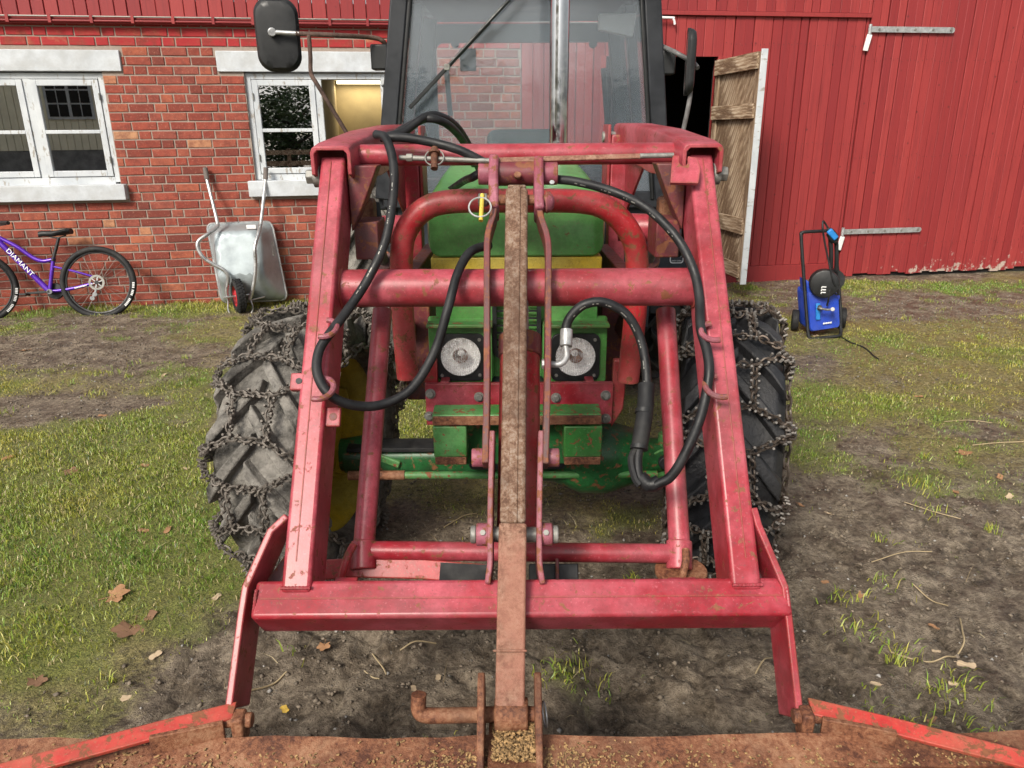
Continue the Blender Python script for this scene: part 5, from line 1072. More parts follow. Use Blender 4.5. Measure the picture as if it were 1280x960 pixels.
# hydraulic hoses -------------------------------------------------
def hose(P, r=.0125, nm='hydraulic_hose', n=9): return Lb(MB().tube(spline(P, n), r, 12), nm, 'hose')
h1 = hose([LP(470, 168, .01), LP(482, 173, .03), LP(491, 200, .035), LP(492, 240, .03), LP(482, 300, .02), (LP(462, 345, .0)), LP(440, 380, .0), LP(416, 412, .025), LP(399, 438, .03), LP(397, 468, .03), LP(414, 495, .02), LP(445, 507, -.02), LP(480, 505, -.05), LP(515, 485, -.06), LP(543, 440, -.05), LP(560, 385, -.0), LP(572, 342, .0), LP(588, 315, -.02), LP(612, 306, -.05)])
hose([LP(476, 172, .012), LP(505, 172, .02), LP(540, 178, .015), LP(575, 188, .01), LP(605, 203, -.01), LP(622, 212, -.03)])
hose([V((XC-.42, 3.1, 1.62)), atY(497, 166, 2.6), atY(520, 153, 2.45), atY(537, 148, 2.4), atY(560, 156, 2.45), atY(580, 178, 2.6), atY(592, 205, 2.8)], .0125); hose([atY(480, 172, 2.3), atY(505, 164, 2.36), atY(532, 146, 2.4), atY(552, 146, 2.45), atY(572, 160, 2.55), atY(588, 186, 2.7), atY(600, 215, 2.9)], .0125)
hose([LP(612, 210, -.06), LP(600, 216, -.07), LP(590, 222, -.1), atY(580, 226, 2.5), atY(562, 238, 2.7)], .012)
h4 = hose([LP(690, 224, -.05), LP(720, 227, -.03), LP(765, 239, .0), LP(808, 260, .01), LP(845, 296, .02), LP(866, 335, .015), LP(874, 370, .0), LP(876, 410, .02), LP(884, 440, .03), LP(886, 470, .03), LP(876, 520, .01), LP(855, 570, -.03), LP(838, 596, -.06), LP(820, 606, -.08)])
ht = [LP(706, 430, -.04), LP(707, 412, -.035), LP(713, 396, -.02), LP(730, 381, -.0), LP(755, 378, .005), LP(782, 392, -.01), LP(799, 420, -.04), LP(807, 455, -.06), LP(808, 495, -.08), LP(802, 540, -.09), LP(797, 575, -.09), LP(800, 598, -.09), LP(812, 610, -.09)]
h5 = hose(ht)
Lb(MB().tube([LP(707.5, 433, -.04), LP(708, 412, -.036)], .0165, 16), 'hose_ferrule', 'steel', h5, bevel=.002); Lb(MB().tube(spline([LP(707, 432, -.04), LP(708, 446, -.04), LP(700, 455, -.04), LP(684, 455, -.045)], 5), .0085, 12), 'elbow_pipe', 'steel', h5); Lb(MB().hexbolt(LP(677, 455, -.045), (1, 0, 0), .014, .022), 'pipe_nut', 'steel', h5, bevel=.002)
Lb(MB().tube(spline([LP(808, 480, -.075), LP(806, 515, -.08), LP(799, 560, -.085)], 6), .0215, 14), 'protective_sleeve', 'rubber', h5); Lb(MB().tube([LP(805, 512, -.08), LP(804.5, 517, -.08)], .023, 16), 'cable_tie', 'black', h5); Lb(MB().tube([LP(799, 557, -.085), LP(798.6, 562, -.085)], .023, 16), 'cable_tie', 'black', h5)
Lb(MB().tube(spline([LP(796, 558, -.09), LP(789, 575, -.085), LP(794, 598, -.085), LP(800, 606, -.085)], 4), .010, 8), 'sleeve_end', 'rubber', h5); Lb(MB().tube(spline([LP(800, 596, -.09), LP(812, 606, -.09), LP(824, 602, -.085)], 4), .018, 12), 'hose_tee', 'hose', h5)
hose([atY(470, 255, 2.5), atY(473, 285, 2.45), atY(465, 305, 2.5), atY(452, 315, 2.6)], .013); hose([atY(848, 238, 2.5), atY(852, 265, 2.5), atY(856, 290, 2.52), atY(848, 318, 2.6)], .011)
# worn white print along the hoses
pm_ = MB(); rgp = random.Random(5)
for P_, a_, b_ in (([LP(492, 215, .035), LP(492, 240, .03), LP(482, 300, .02), LP(462, 345, .0), LP(440, 380, .0)], 0, 1), ([LP(720, 227, -.03), LP(765, 239, .0), LP(808, 260, .01), LP(845, 296, .02)], 0, 1), (ht[2:9], 0, 1)):
    q_ = spline(P_, 26)
    for i in range(1, len(q_)-1):
        if (i // 9) % 2 == 0 and rgp.random() < .6:
            t_ = (q_[i+1]-q_[i-1]).normalized(); d_ = (CAM-q_[i]); d_ = (d_-t_*d_.dot(t_)).normalized(); s2 = t_.cross(d_); d_ = (d_+s2*.45).normalized(); s2 = t_.cross(d_)
            pm_.box(q_[i]+d_*.0127, (rgp.uniform(.0025, .0045), .0028, .0006), (t_, s2, d_))
tag(Lb(pm_, 'hose_print', 'bolt'), kind='stuff')
# hanging safety chain by the hoop
sc_ = MB(); pts = [atY(492, 385, 2.42), atY(494, 420, 2.42), atY(500, 460, 2.42), atY(506, 500, 2.42)]
chain_path(sc_, spline(pts, 6), .021, .030, .019, .0032, lambda c_: V((0, -1, 0))); tag(Lb(sc_, 'safety_chain', 'chain_steel'), kind='stuff')
# ------------------------------------------------------------------ bucket on the loader
bk = thing('loader_bucket', 'rusty brown and red loader bucket across the bottom edge', 'bucket', (XC, 1.1, 0))
def Bk(mb, nm, mt, parent=None, bevel=0.0, **k): return mb.build(nm, M[mt], parent or bk, bevel, **k)
BW = 1.18
f0, f1 = atY(640, 920, 1.275), V((0, 1.215, .372)); f0 = V((0, 1.275, f0.z))
rg2 = random.Random(4); n = 40; top = [V((XC-BW+2*BW*i/n, f0.y+rg2.uniform(-.0015, .0015), f0.z+rg2.uniform(-.002, .002)+.004*math.sin(i*.7))) for i in range(n+1)]; bt = [V((p.x, 1.205, f0.z-.020+rg2.uniform(-.001, .001))) for p in top]
m = MB(); th = V((0, .004, -.012))
for i in range(n): m.hexa([top[i], top[i+1], bt[i+1], bt[i], top[i]+th, top[i+1]+th, bt[i+1]+th, bt[i]+th])
Bk(m, 'top_flange', 'rust')
bz = f0.z
Bk(MB().prism([(XC-BW, 1.262, bz-.016), (XC-BW, 1.245, bz-.020), (XC-BW, 1.20, .05), (XC-BW, 1.215, .045)], (2*BW, 0, 0)), 'back_plate', 'bucketred')
Bk(MB().prism([(XC-BW, 1.2025, .05), (XC-BW, .52, .012), (XC-BW, .52, .026), (XC-BW, 1.20, .064)], (2*BW, 0, 0)), 'floor_plate', 'rustchip')
for sx in (-1, 1):
    Bk(MB().prism([(XC+sx*BW, 1.26, bz-.02), (XC+sx*BW, 1.20, .05), (XC+sx*BW, .55, .02), (XC+sx*BW, .70, .20)], (sx*.012, 0, 0)), 'side_plate', 'bucketred', bevel=.002)
    # diagonal brace: red flat bar laid across the flange out to the side
    a_ = V((XC+sx*.625, 1.315, bz+.035)); b_ = V((XC+sx*.78, 1.26, bz+.032)); c_ = V((XC+sx*1.17, 1.125, bz+.012))
    hk = Bk(MB().ribbon([a_, b_, c_], V((0, .036, .014)), .012), 'diagonal_brace', 'bucketred', bevel=.002)
    Bk(MB().beam(V((XC+sx*.64, 1.285, bz+.012)), V((XC+sx*.78, 1.245, bz+.012)), .012, .045, V((0, 0, 1))), 'brace_rib', 'rust', hk, bevel=.002)
    Bk(MB().box((XC+sx*.612, 1.30, bz+.005), (.026, .04, .07)), 'hook_plate', 'rust', bevel=.005); Bk(MB().cyl((XC+sx*.585, 1.305, bz+.02), (XC+sx*.645, 1.305, bz+.02), .016, 14), 'hook_pin', 'rust', bevel=.003)
# lugs and the bent pin through the eye of the levelling bar
pin_y, pin_z = bend.y, LP(637, 893, 0).z; pinp = LP(637, 893, 0)
for px in (602, 672):
    tp = LP(px, 852, .03); x_ = tp.x
    Bk(MB().prism([(x_-.0075, 1.345, bz+.0), (x_-.0075, 1.35, bz+.09), (x_-.0075, 1.325, bz+.125), (x_-.0075, 1.295, bz+.12), (x_-.0075, 1.20, bz+.02), (x_-.0075, 1.13, bz-.06), (x_-.0075, 1.20, bz-.10)], (.015, 0, 0)), 'pin_lug', 'rust', bevel=.003)
hp_ = [pinp+V((.065, 0, 0)), pinp+V((-.05, 0, 0)), pinp+V((-.150, 0, -.002)), pinp+V((-.185, 0, .0)), pinp+V((-.197, .004, .012)), pinp+V((-.196, .012, .045))]
bpn = thing('bent_pin', 'rusty L shaped steel pin through the bucket lugs', 'pin', pinp+V((-.1, 0, 0)))
MB().tube([hp_[0], hp_[1]]+spline(hp_[2:], 5), .0165, 16).build('pin_rod', M['rust'], bpn)
MB().ring(pinp+V((.076, 0, .0)), (1, .15, 0), .026, .002, 28, 6).build('retaining_ring', M['steel'], bpn)
# wood chips and sawdust lying in the bucket and on the flange
M['chip'] = plain('wood_chip', (.27, .17, .075), .8, 0, .85, 130)
m = MB(); rg3 = random.Random(9)
for i in range(5200):
    if i < 4300: x_, y_ = XC+rg3.uniform(-1.1, 1.1), rg3.triangular(.55, 1.19, 1.19); z_ = .045+.038*(y_-.52)+max(0, (y_-.95))*.9*(.6+.4*math.sin(x_*7))+rg3.uniform(0, .014)
    else: x_ = XC+rg3.gauss(0, .10) if rg3.random() < .4 else XC+rg3.uniform(-1.1, 1.1); t_ = rg3.random()**.35; y_ = 1.275-.068*t_; z_ = f0.z-.020*t_+.003
    s_ = rg3.uniform(.0015, .0045); a_ = rg3.uniform(0, 6.28); X = V((math.cos(a_), math.sin(a_), rg3.uniform(-.3, .3))).normalized(); Yv = V((0, 0, 1)).cross(X).normalized(); m.box((x_, y_, z_), (s_*rg3.uniform(1, 3), s_, .0015), (X, Yv, X.cross(Yv)))
tag(m.build('wood_chips', M['chip'], None, smooth=False), 'pale wood chips and sawdust lying in the rusty bucket', 'wood chips', kind='stuff')
m = MB()
for i in range(1500):                                           # heap between the two lugs
    x_, y_ = pinp.x+rg3.uniform(-.035, .055), rg3.uniform(1.20, 1.33); z_ = bz+.002+rg3.uniform(0, .016); s_ = rg3.uniform(.002, .005); a_ = rg3.uniform(0, 6.28)
    X = V((math.cos(a_), math.sin(a_), rg3.uniform(-.5, .5))).normalized(); Yv = V((0, 0, 1)).cross(X).normalized(); m.box((x_, y_, z_), (s_*rg3.uniform(1, 3), s_, .0015), (X, Yv, X.cross(Yv)))
tag(m.build('chip_heap', M['chip'], None, smooth=False), 'heap of wood chips between the two bucket lugs', 'wood chips', kind='stuff')
Bk(MB().box((pinp.x+.01, 1.265, bz-.004), (.11, .13, .012)), 'lug_bridge', 'rust')
# ------------------------------------------------------------------ bicycle leaning on the brick wall
bk2 = thing('bicycle', 'purple mountain bike leaning against the brick wall', 'bicycle', WL(-4.6, 0, .25))
def bo(z): return .10+.24*(1-min(1, max(0, z/1.0)))
def BP(x, y, k=0.0):                                           # coordinates measured on the enlarged bike view (6.4x)
    px, py = x/6.4, 260+y/6.4; s_, z_ = atW(px, py, .22); o_ = bo(z_)+k; s_, z_ = atW(px, py, o_); return WL(s_, z_, o_)
def Bi(mb, nm, mt, parent=None, bevel=0.0, **k): return mb.build(nm, M[mt], parent or bk2, bevel, **k)
BX = WE; BZ = (V((0, 0, 1))*1.0-WN*.24).normalized(); BN = BX.cross(BZ); BN = BN if BN.dot(WN) > 0 else -BN
def bwheel(c, R, yaw, label):
    X = BX*math.cos(yaw)+BN*math.sin(yaw); Nn_ = X.cross(BZ); w = empty('bicycle_wheel', c, bk2); w['label'] = label
    circ = lambda r_, n=56, k=0: [c+X*r_*math.cos(2*math.pi*i/n)+BZ*r_*math.sin(2*math.pi*i/n)+Nn_*k for i in range(n)]
    MB().tube(circ(R-.026), .026, 10, closed=True).build('tyre', M['rubber'], w); MB().tube(circ(R-.056), .010, 6, closed=True).build('rim', M['black'], w)
    m_ = MB()
    for i in range(28): a_ = 2*math.pi*i/28; b_ = a_+(.5 if i % 2 else -.5); m_.cyl(c+(X*math.cos(b_)+BZ*math.sin(b_))*.022+Nn_*(.02 if i % 4 < 2 else -.02), c+(X*math.cos(a_)+BZ*math.sin(a_))*(R-.062), .0011, 4)
    m_.build('spokes', M['bolt'], w); MB().cyl(c-Nn_*.05, c+Nn_*.05, .018, 12).build('hub', M['black'], w)
    m_ = MB()                                                  # white sidewall print
    for i in range(17):
        a_ = math.radians(-44+i*2.6); 
        if i in (6, 7, 12): continue
        d_ = X*math.cos(a_)+BZ*math.sin(a_); t_ = BZ*math.cos(a_)-X*math.sin(a_); sg = 1 if Nn_.dot(WN) > 0 else -1
        m_.box(c+d_*(R-.022)+Nn_*sg*.0262, (.020, .0085, .001), (d_, t_, Nn_))
    m_.build('tyre_print', M['white'], w); return w
rw = BP(788, 597); R_ = .335
W1b = bwheel(rw, R_, 0, 'rear wheel in full view'); bwheel(BP(-195, 640), R_, math.radians(-22), 'front wheel cut by the picture edge')
sg_ = 1 if BN.dot(WN) > 0 else -1
def disc(c, R, k, nm, mt, par):
    o = pan(MB(), [c+BX*R*math.cos(a_)+BZ*R*math.sin(a_)+BN*k for a_ in [2*math.pi*i/30 for i in range(30)]], [c+BX*R*.72*math.cos(a_)+BZ*R*.72*math.sin(a_)+BN*k for a_ in [2*math.pi*i/30 for i in range(30)]], BN*.002); return o.build(nm, M[mt], par)
disc(rw, .070, .045, 'brake_disc', 'bolt', W1b)
m_ = MB()
for i in range(6): a_ = 2*math.pi*i/6; m_.beam(rw+BN*.046, rw+BN*.046+BX*.054*math.cos(a_+.3)+BZ*.054*math.sin(a_+.3), .008, .002, BN)
m_.build('disc_spider', M['steel'], W1b)
m_ = MB(); m_.tube([BP(770, 650, .05), BP(760, 690, .05), BP(735, 720, .05)], .010, 8); m_.cyl(BP(758, 690, .05), BP(758, 690, .06), .020, 14); m_.cyl(BP(738, 722, .05), BP(738, 722, .06), .020, 14); m_.build('derailleur', M['steel'], bk2)
fr_ = [('down_tube', [(-60, 220), (0, 278), (395, 665)], .025), ('top_tube', [(-60, 215), (0, 240), (90, 285), (160, 325), (230, 375), (290, 410), (350, 425), (425, 412)], .018), ('seat_tube', [(428, 400), (398, 665)], .017), ('chain_stay', [(395, 668), (560, 648), (740, 605)], .015), ('seat_stay', [(432, 470), (600, 508), (750, 550)], .010), ('head_tube', [(-75, 180), (-52, 260)], .024), ('fork', [(-55, 255), (-110, 420), (-190, 635)], .018)]
for nm, P, r_ in fr_: Bi(MB().tube(spline([BP(a_, b_) for a_, b_ in P], 6), r_, 14), nm, 'purple')
Bi(MB().tube([BP(470, 240), BP(425, 415)], .0145, 14), 'seat_post', 'black'); Bi(MB().cyl(BP(428, 402), BP(424, 425), .021, 14), 'seat_clamp', 'black')
sd = []
for x_, hw, h_ in ((308, .018, -.006), (340, .022, .0), (420, .035, -.004), (500, .065, .004), (550, .072, .012), (572, .05, .012)):
    c = BP(x_, 207-(x_-300)*.04); sd.append([c+BN*(hw*math.cos(a_))+BZ*(h_+.026*math.sin(a_)) for a_ in [2*math.pi*k/12 for k in range(12)]])
Bi(loft(MB(), sd), 'saddle', 'black'); Bi(MB().tube(spline([BP(380, 222), BP(450, 240), BP(530, 218)], 5), .006, 8), 'saddle_rail', 'black')
Bi(MB().cyl(BP(395, 668, .02), BP(395, 668, .06), .022, 16), 'crank_axle', 'steel'); Bi(MB().beam(BP(395, 668, .06), BP(215, 684, .06), .022, .014, BN), 'crank_arm', 'black', bevel=.004); Bi(MB().box(BP(198, 692, .10), (.06, .09, .02), (BX, BN, BZ)), 'pedal', 'black', bevel=.004)
c = BP(440, 665, -.03); disc(c, .075, -.02, 'chainring', 'black', bk2); Bi(MB().lathe([(.001, 0), (.072, 0), (.072, .008), (.001, .008)], c, BN, 24), 'chain_guard', 'black')
Bi(MB().tube(spline([BP(-90, 150), BP(-40, 125, .1), BP(20, 118, .22), BP(66, 120, .30)], 5), .016, 10), 'handlebar_grip', 'black'); Bi(MB().beam(BP(0, 140, .2), BP(45, 132, .28), .012, .01), 'brake_lever', 'black')
p0, p1 = BP(60, 335, .028), BP(262, 535, .028); d = p1-p0
text('DIAMANT', .062, M['white'], bk2, (p0+p1)/2+BN*sg_*0+WN*.004, d, V((0, 0, 1))+WE*.8, 'frame_lettering', sx=1.12)
m_ = MB()
for i in range(9): m_.box(BP(600+i*11, 640-i*2.6, .018), (.008, .011, .001), (BX, BZ, BN))
m_.build('stay_print', M['white'], bk2)
# ------------------------------------------------------------------ wheelbarrow stood on end
wb = thing('wheelbarrow', 'galvanised wheelbarrow tipped up on end against the brick wall', 'wheelbarrow', WL(-2.5, 0, .4))
def WBp(x, y, o): return pW(230+x/4.365, 190+y/4.365, o)
def Wb(mb, nm, mt, parent=None, bevel=0.0, **k): return mb.build(nm, M[mt], parent or wb, bevel, **k)
def quadloop(c, r=.16, n=5):                                   # rounded quad from four corners (tl, tr, br, bl)
    out = []; c = [V(p) for p in c]
    for i in range(4):
        p, a_, b_ = c[i], c[i-1], c[(i+1) % 4]; a2, b2 = p.lerp(a_, r), p.lerp(b_, r)
        for k in range(n+1): t_ = k/n; out.append(a2*(1-t_)**2+p*2*t_*(1-t_)+b2*t_*t_)
    return out
rim_ = [WBp(122, 392, .10), WBp(478, 378, .06), WBp(566, 806, .16), WBp(206, 822, .22)]
mid = [WBp(140, 415, .17), WBp(450, 400, .14), WBp(515, 800, .28), WBp(215, 815, .33)]
bot = [WBp(162, 435, .31), WBp(412, 428, .29), WBp(425, 690, .42), WBp(178, 690, .43)]
tray = Wb(loft(MB(), [quadloop(rim_, .10), quadloop([a_.lerp(b_, .5) for a_, b_ in zip(rim_, mid)], .13), quadloop(mid, .16), quadloop([a_.lerp(b_, .85) for a_, b_ in zip(mid, bot)], .2), quadloop(bot, .24)], False, True), 'tray', 'galv')
sm = tray.modifiers.new('sub', 'SUBSURF'); sm.levels = 1; sm.render_levels = 1
Wb(MB().tube(quadloop(rim_, .10), .011, 8, closed=True), 'tray_rim', 'galvtube')
c = WBp(366, 408, .30); lbl = Wb(MB().box(WBp(366, 408, .262), (.085, .004, .036), (WE, WN, V((0, 0, 1)))), 'label_plate', 'white')
for L_ in ([(118, 118, .06), (125, 150, .07), (180, 375, .26), (176, 412, .32), (130, 448, .40), (82, 482, .44), (74, 520, .46), (105, 575, .47), (165, 615, .47), (222, 648, .47), (241, 690, .47), (232, 760, .47), (240, 806, .47)], [(450, 118, .05), (445, 150, .06), (420, 380, .26), (404, 450, .36), (386, 520, .42), (390, 600, .44), (386, 680, .46), (372, 760, .47), (358, 806, .47)]):
    Wb(MB().tube(spline([WBp(*p) for p in L_], 6), .0165, 12), 'handle_tube', 'galvtube')
    a_, b_ = L_[0], L_[1]; Wb(MB().tube([WBp(a_[0]-3, 85, a_[2]-.01), WBp(*b_)], .0225, 12), 'handle_grip', 'grip', bevel=.003)
wc = WBp(300, 800, .47); wc.z = max(wc.z, .155); AX = (WE*.93+WN*-.38).normalized()
w = empty('barrow_wheel', wc, wb); wh = MB(); Rw = .155
wh.lathe([(Rw*.62, -.036), (Rw*.85, -.043), (Rw*.97, -.030), (Rw, -.012), (Rw, .012), (Rw*.97, .030), (Rw*.85, .043), (Rw*.62, .036)], wc, AX, 36); wh.build('tyre', M['rubber'], w)
kb = MB(); sB = AX.cross(V((0, 0, 1))).normalized()
for i in range(30):
    a_ = 2*math.pi*i/30; d_ = sB*math.cos(a_)+V((0, 0, 1))*math.sin(a_); t_ = AX.cross(d_)
    for k in (-.024, .0, .024): kb.box(wc+d_*(Rw+.001)+AX*k+t_*(.004 if k else -.008), (.010, .016, .014), (d_, t_, AX))
kb.build('tread_blocks', M['rubber'], w)
MB().lathe([(.001, -.030), (Rw*.3, -.030), (Rw*.5, -.012), (Rw*.64, -.034), (Rw*.64, .034), (Rw*.5, .012), (Rw*.3, .030), (.001, .030)], wc, AX, 30).build('hub', M['redhub'], w)
Wb(MB().cyl(wc-AX*.135, wc+AX*.135, .010, 10), 'axle', 'galvtube'); Wb(MB().tube(spline([WBp(240, 800, .47), WBp(250, 880, .50), WBp(340, 905, .55), WBp(375, 860, .52), WBp(362, 800, .47)], 5), .008, 8), 'tipping_bar', 'galvtube')
Wb(MB().cyl(WBp(370, 808, .45), WBp(440, 790, .33), .008, 8), 'tray_stay', 'galvtube')
Wb(pan(MB(), quadloop([WBp(476, 492, .262), WBp(490, 492, .250), WBp(498, 566, .272), WBp(484, 566, .285)], .3), quadloop([WBp(479, 500, .262), WBp(487, 500, .254), WBp(494, 558, .274), WBp(487, 558, .281)], .3), WN*.004), 'side_emblem', 'bolt')
# ------------------------------------------------------------------ pressure washer cart
pw = thing('pressure_washer', 'blue and black pressure washer cart standing before the barn wall', 'pressure washer', (2.55, 5.95, 0))
PY = 5.95
def Pp(x, y, k=0.0): return atY(970+x/5.333, 260+y/5.333, PY+k)
def Pw(mb, nm, mt, parent=None, bevel=0.0, **k): return mb.build(nm, M[mt], parent or pw, bevel, **k)
Pw(MB().tube(spline([Pp(430, 790, .02), Pp(432, 830, -.02), Pp(418, 852, -.06), Pp(330, 863, -.06), Pp(240, 872, -.06), Pp(217, 850, -.05), Pp(208, 760, -.02), Pp(190, 520, .05), Pp(168, 200, .12), Pp(172, 170, .13), Pp(190, 160, .13), Pp(260, 156, .14), Pp(335, 152, .15)], 6), .0135, 12), 'frame_tube', 'black')
Pw(MB().tube(spline([Pp(335, 152, .15), Pp(372, 158, .16), Pp(395, 200, .16), Pp(410, 420, .12), Pp(432, 700, .04), Pp(430, 790, .02)], 6), .0135, 12), 'frame_tube', 'black')
bl_ = [Pp(212, 560, .0), Pp(420, 575, -.02), Pp(430, 798, -.05), Pp(228, 828, -.05)]; bt_ = [p+V((0, .24, 0)) for p in bl_]
body = Pw(loft(MB(), [quadloop([p.lerp((bl_[0]+bl_[2])/2, .05) for p in bl_], .14), quadloop([p+V((0, .012, 0)) for p in bl_], .12), quadloop(bt_, .12)]), 'body', 'blue')
Pw(MB().prism([Pp(203, 480, .04), Pp(232, 500, .03), Pp(262, 580, .02), Pp(330, 618, .01), Pp(212, 600, .01)], (0, .16, 0)), 'body_shoulder', 'blue', bevel=.008)
Pw(MB().prism([Pp(400, 560, .03), Pp(430, 590, .02), Pp(422, 620, .01), Pp(350, 618, .01)], (0, .16, 0)), 'body_shoulder', 'blue', bevel=.008)
c = Pp(318, 500, .0); DA = V((-.28, -1, .06)).normalized()
Pw(MB().lathe([(.001, .0), (.095, .0), (.108, -.006), (.112, -.020), (.112, -.11), (.10, -.14)], c+DA*.075, DA, 40), 'hose_drum', 'black')
Pw(MB().lathe([(.001, .0), (.085, .0), (.085, -.10)], Pp(385, 480, .10), DA, 32), 'hose_drum', 'black')
mk = MB(); sdx = DA.cross(V((0, 0, 1))).normalized(); uu = sdx.cross(DA)
for k in range(3):
    o_ = Pp(312, 535, 0)+DA*.079+sdx*(-.0)-uu*(k-1)*.022
    ox = V(o_); mk.box(ox, (.030, .008, .002), (sdx, uu, DA)); mk.box(ox+sdx*.018-uu*.006, (.006, .014, .002), (sdx, uu, DA))
mk.build('drum_print', M['white'], pw)
Pw(MB().beam(Pp(280, 635, -.03), Pp(280, 745, -.045), .035, .02, V((0, -1, 0))), 'recess_panel', 'bluelight', bevel=.006)
Pw(MB().tube(spline([Pp(290, 665, -.03), Pp(292, 668, -.10), Pp(340, 678, -.11), Pp(375, 675, -.11)], 5), .009, 10), 'crank_handle', 'bolt'); Pw(MB().cyl(Pp(378, 675, -.09), Pp(378, 675, -.16), .017, 14), 'crank_knob', 'steel', bevel=.003); Pw(MB().cyl(Pp(290, 665, .0), Pp(290, 665, -.05), .022, 14), 'crank_hub', 'black')
m_ = MB()
for i in range(7): m_.box(Pp(318+i*8.2, 770-i*1.2, -.062), (.0085, .002, .014-.004*(i % 2)))
m_.build('body_print', M['white'], pw)
def pwheel(c, R):
    w = empty('cart_wheel', c, pw); A_ = V((.95, -.3, 0)).normalized(); MB().lathe([(R*.55, -.022), (R*.95, -.026), (R, -.018), (R, .018), (R*.95, .026), (R*.55, .022)], c, A_, 32).build('tyre', M['rubber'], w)
    MB().lathe([(.001, .02), (R*.18, .022), (R*.22, .008), (R*.5, .006), (R*.58, .020), (R*.58, -.02), (R*.2, -.006), (.001, -.006)], c, A_, 24).build('rim', M['black'], w)
c = Pp(122, 792, .20); c.z = .085; pwheel(c, .088); c2 = c+V((.42, .06, 0)); pwheel(c2, .088); Pw(MB().cyl(c, c2, .010, 10), 'axle', 'bolt')
Pw(MB().box((c+c2)/2+V((0, .0, .10)), (.28, .16, .20)), 'motor_housing', 'black', bevel=.02)
Pw(MB().tube(spline([Pp(362, 205, .05), Pp(368, 300, .05), Pp(366, 400, .05)], 4), .017, 10), 'lance', 'black'); Pw(MB().tube(spline([Pp(402, 230, .05), Pp(404, 320, .05), Pp(402, 420, .05)], 4), .017, 10), 'lance', 'black')
gn = Pw(MB().tube(spline([Pp(338, 140, .03), Pp(372, 150, .02), Pp(402, 190, .02), Pp(395, 225, .02), Pp(365, 205, .02), Pp(345, 170, .03)], 5), .015, 10, closed=False), 'spray_gun', 'black'); Pw(MB().beam(Pp(352, 148, .0), Pp(400, 205, .0), .045, .03, V((0, -1, 0))), 'gun_grip', 'bluelight', gn, bevel=.008)
Pw(MB().tube(spline([Pp(345, 130, .02), Pp(325, 98, .02), Pp(313, 90, .0), Pp(312, 140, -.02), Pp(325, 230, -.03), Pp(350, 350, -.05), Pp(380, 480, -.09), Pp(412, 565, -.08), Pp(398, 575, -.07), Pp(360, 545, -.08), Pp(352, 600, -.08), Pp(340, 650, -.06)], 7), .0075, 8), 'spray_hose', 'black')
cg = [atG(1050, 421), atG(1062, 428), atG(1080, 436), atG(1092, 446), atG(1098, 450)]
tag(MB().tube(spline([p+V((0, 0, float(height(np.array(p.x), np.array(p.y)))+.006)) for p in cg], 6), .006, 8).build('power_cord', M['black']), 'thin black cord trailing over the grass from the pressure washer', 'cord')
# ------------------------------------------------------------------ fallen leaves and loose stalks
def leafmat(nm, a, b):
    m = NT(nm); m.bsdf(m.mix(m.noise(55, 6, .7), a, b), .6, 0, m.bump(m.noise(90, 3), .2, .002), .3); return m.m
LM = {'brown': leafmat('brown_leaf', (.13, .065, .035), (.30, .18, .11)), 'yellow': leafmat('yellow_leaf', (.55, .34, .04), (.62, .45, .12)), 'orange': leafmat('orange_leaf', (.24, .11, .05), (.40, .24, .13)), 'pale': leafmat('pale_leaf', (.42, .31, .20), (.55, .44, .30))}
def leaf_mesh(seed, maple):
    rg = random.Random(seed); n = 30; m = MB(); vs = [V((0, 0, .012))]
    for i in range(n):
        a_ = 2*math.pi*i/n; r_ = (.55+.45*abs(math.cos(2.5*(a_-math.pi/2)))**.8)*(1-.35*(math.sin(a_) < -.8)) if maple else (.62+.38*abs(math.sin(a_)))*(.75 if abs(math.cos(a_)) > .7 else 1)
        r_ *= rg.uniform(.88, 1.08); x_, y_ = math.cos(a_)*r_, math.sin(a_)*r_; vs.append(V((x_, y_, .05+.14*x_*x_*rg.uniform(.6, 1.3)+.06*math.sin(3*a_+seed))))
    m.add(vs, [(0, 1+i, 1+(i+1) % n) for i in range(n)]); st = V((0, -.6, .1)); m.tube([V((0, 0, .02)), V((.02, -.8, .1)), V((.10, -1.25, .2))], .03, 4); return m.mesh('leaf')
LMS = {}
def leaf(px, py, size, col, maple, label, group=None):
    key = (col, maple, random.randint(0, 2))
    if key not in LMS: me_ = leaf_mesh(key[2]*7+(3 if maple else 0), maple); me_.materials.append(LM[col]); LMS[key] = me_
    p = atG(px, py); p.z = float(height(np.array(p.x), np.array(p.y)))+.004
    o = bpy.data.objects.new('fallen_leaf', LMS[key]); COL.objects.link(o); o.location = p; o.scale = (size/2,)*3; o.rotation_euler = (random.uniform(-.2, .2), random.uniform(-.2, .2), random.uniform(0, 6.28)); tag(o, label, 'leaf', group)
leaf(162, 791, .115, 'brown', True, 'largest curled brown maple leaf on the turf beside the bucket')
leaf(147, 750, .10, 'orange', True, 'orange brown maple leaf just above the largest brown leaf')
leaf(190, 776, .055, 'brown', False, 'narrow brown leaf just right of the largest brown leaf')
leaf(46, 853, .06, 'brown', True, 'brown leaf near the lower left corner above the bucket')
leaf(355, 881, .038, 'yellow', False, 'bright yellow leaf on the mud left of the bent pin')
leaf(405, 809, .05, 'orange', True, 'orange leaf on the mud below the left end of the crossbar')
leaf(90, 592, .085, 'brown', True, 'dark folded brown leaf in the lush grass on the left')
leaf(1208, 832, .055, 'pale', False, 'pale curled leaf on bare mud at the lower right')
leaf(1205, 568, .085, 'orange', True, 'orange leaf on the mossy turf near the right edge')
leaf(1167, 898, .04, 'brown', False, 'dark leaf on bare mud above the right end of the bucket')
gL = 'small pale leaves scattered on the yard'
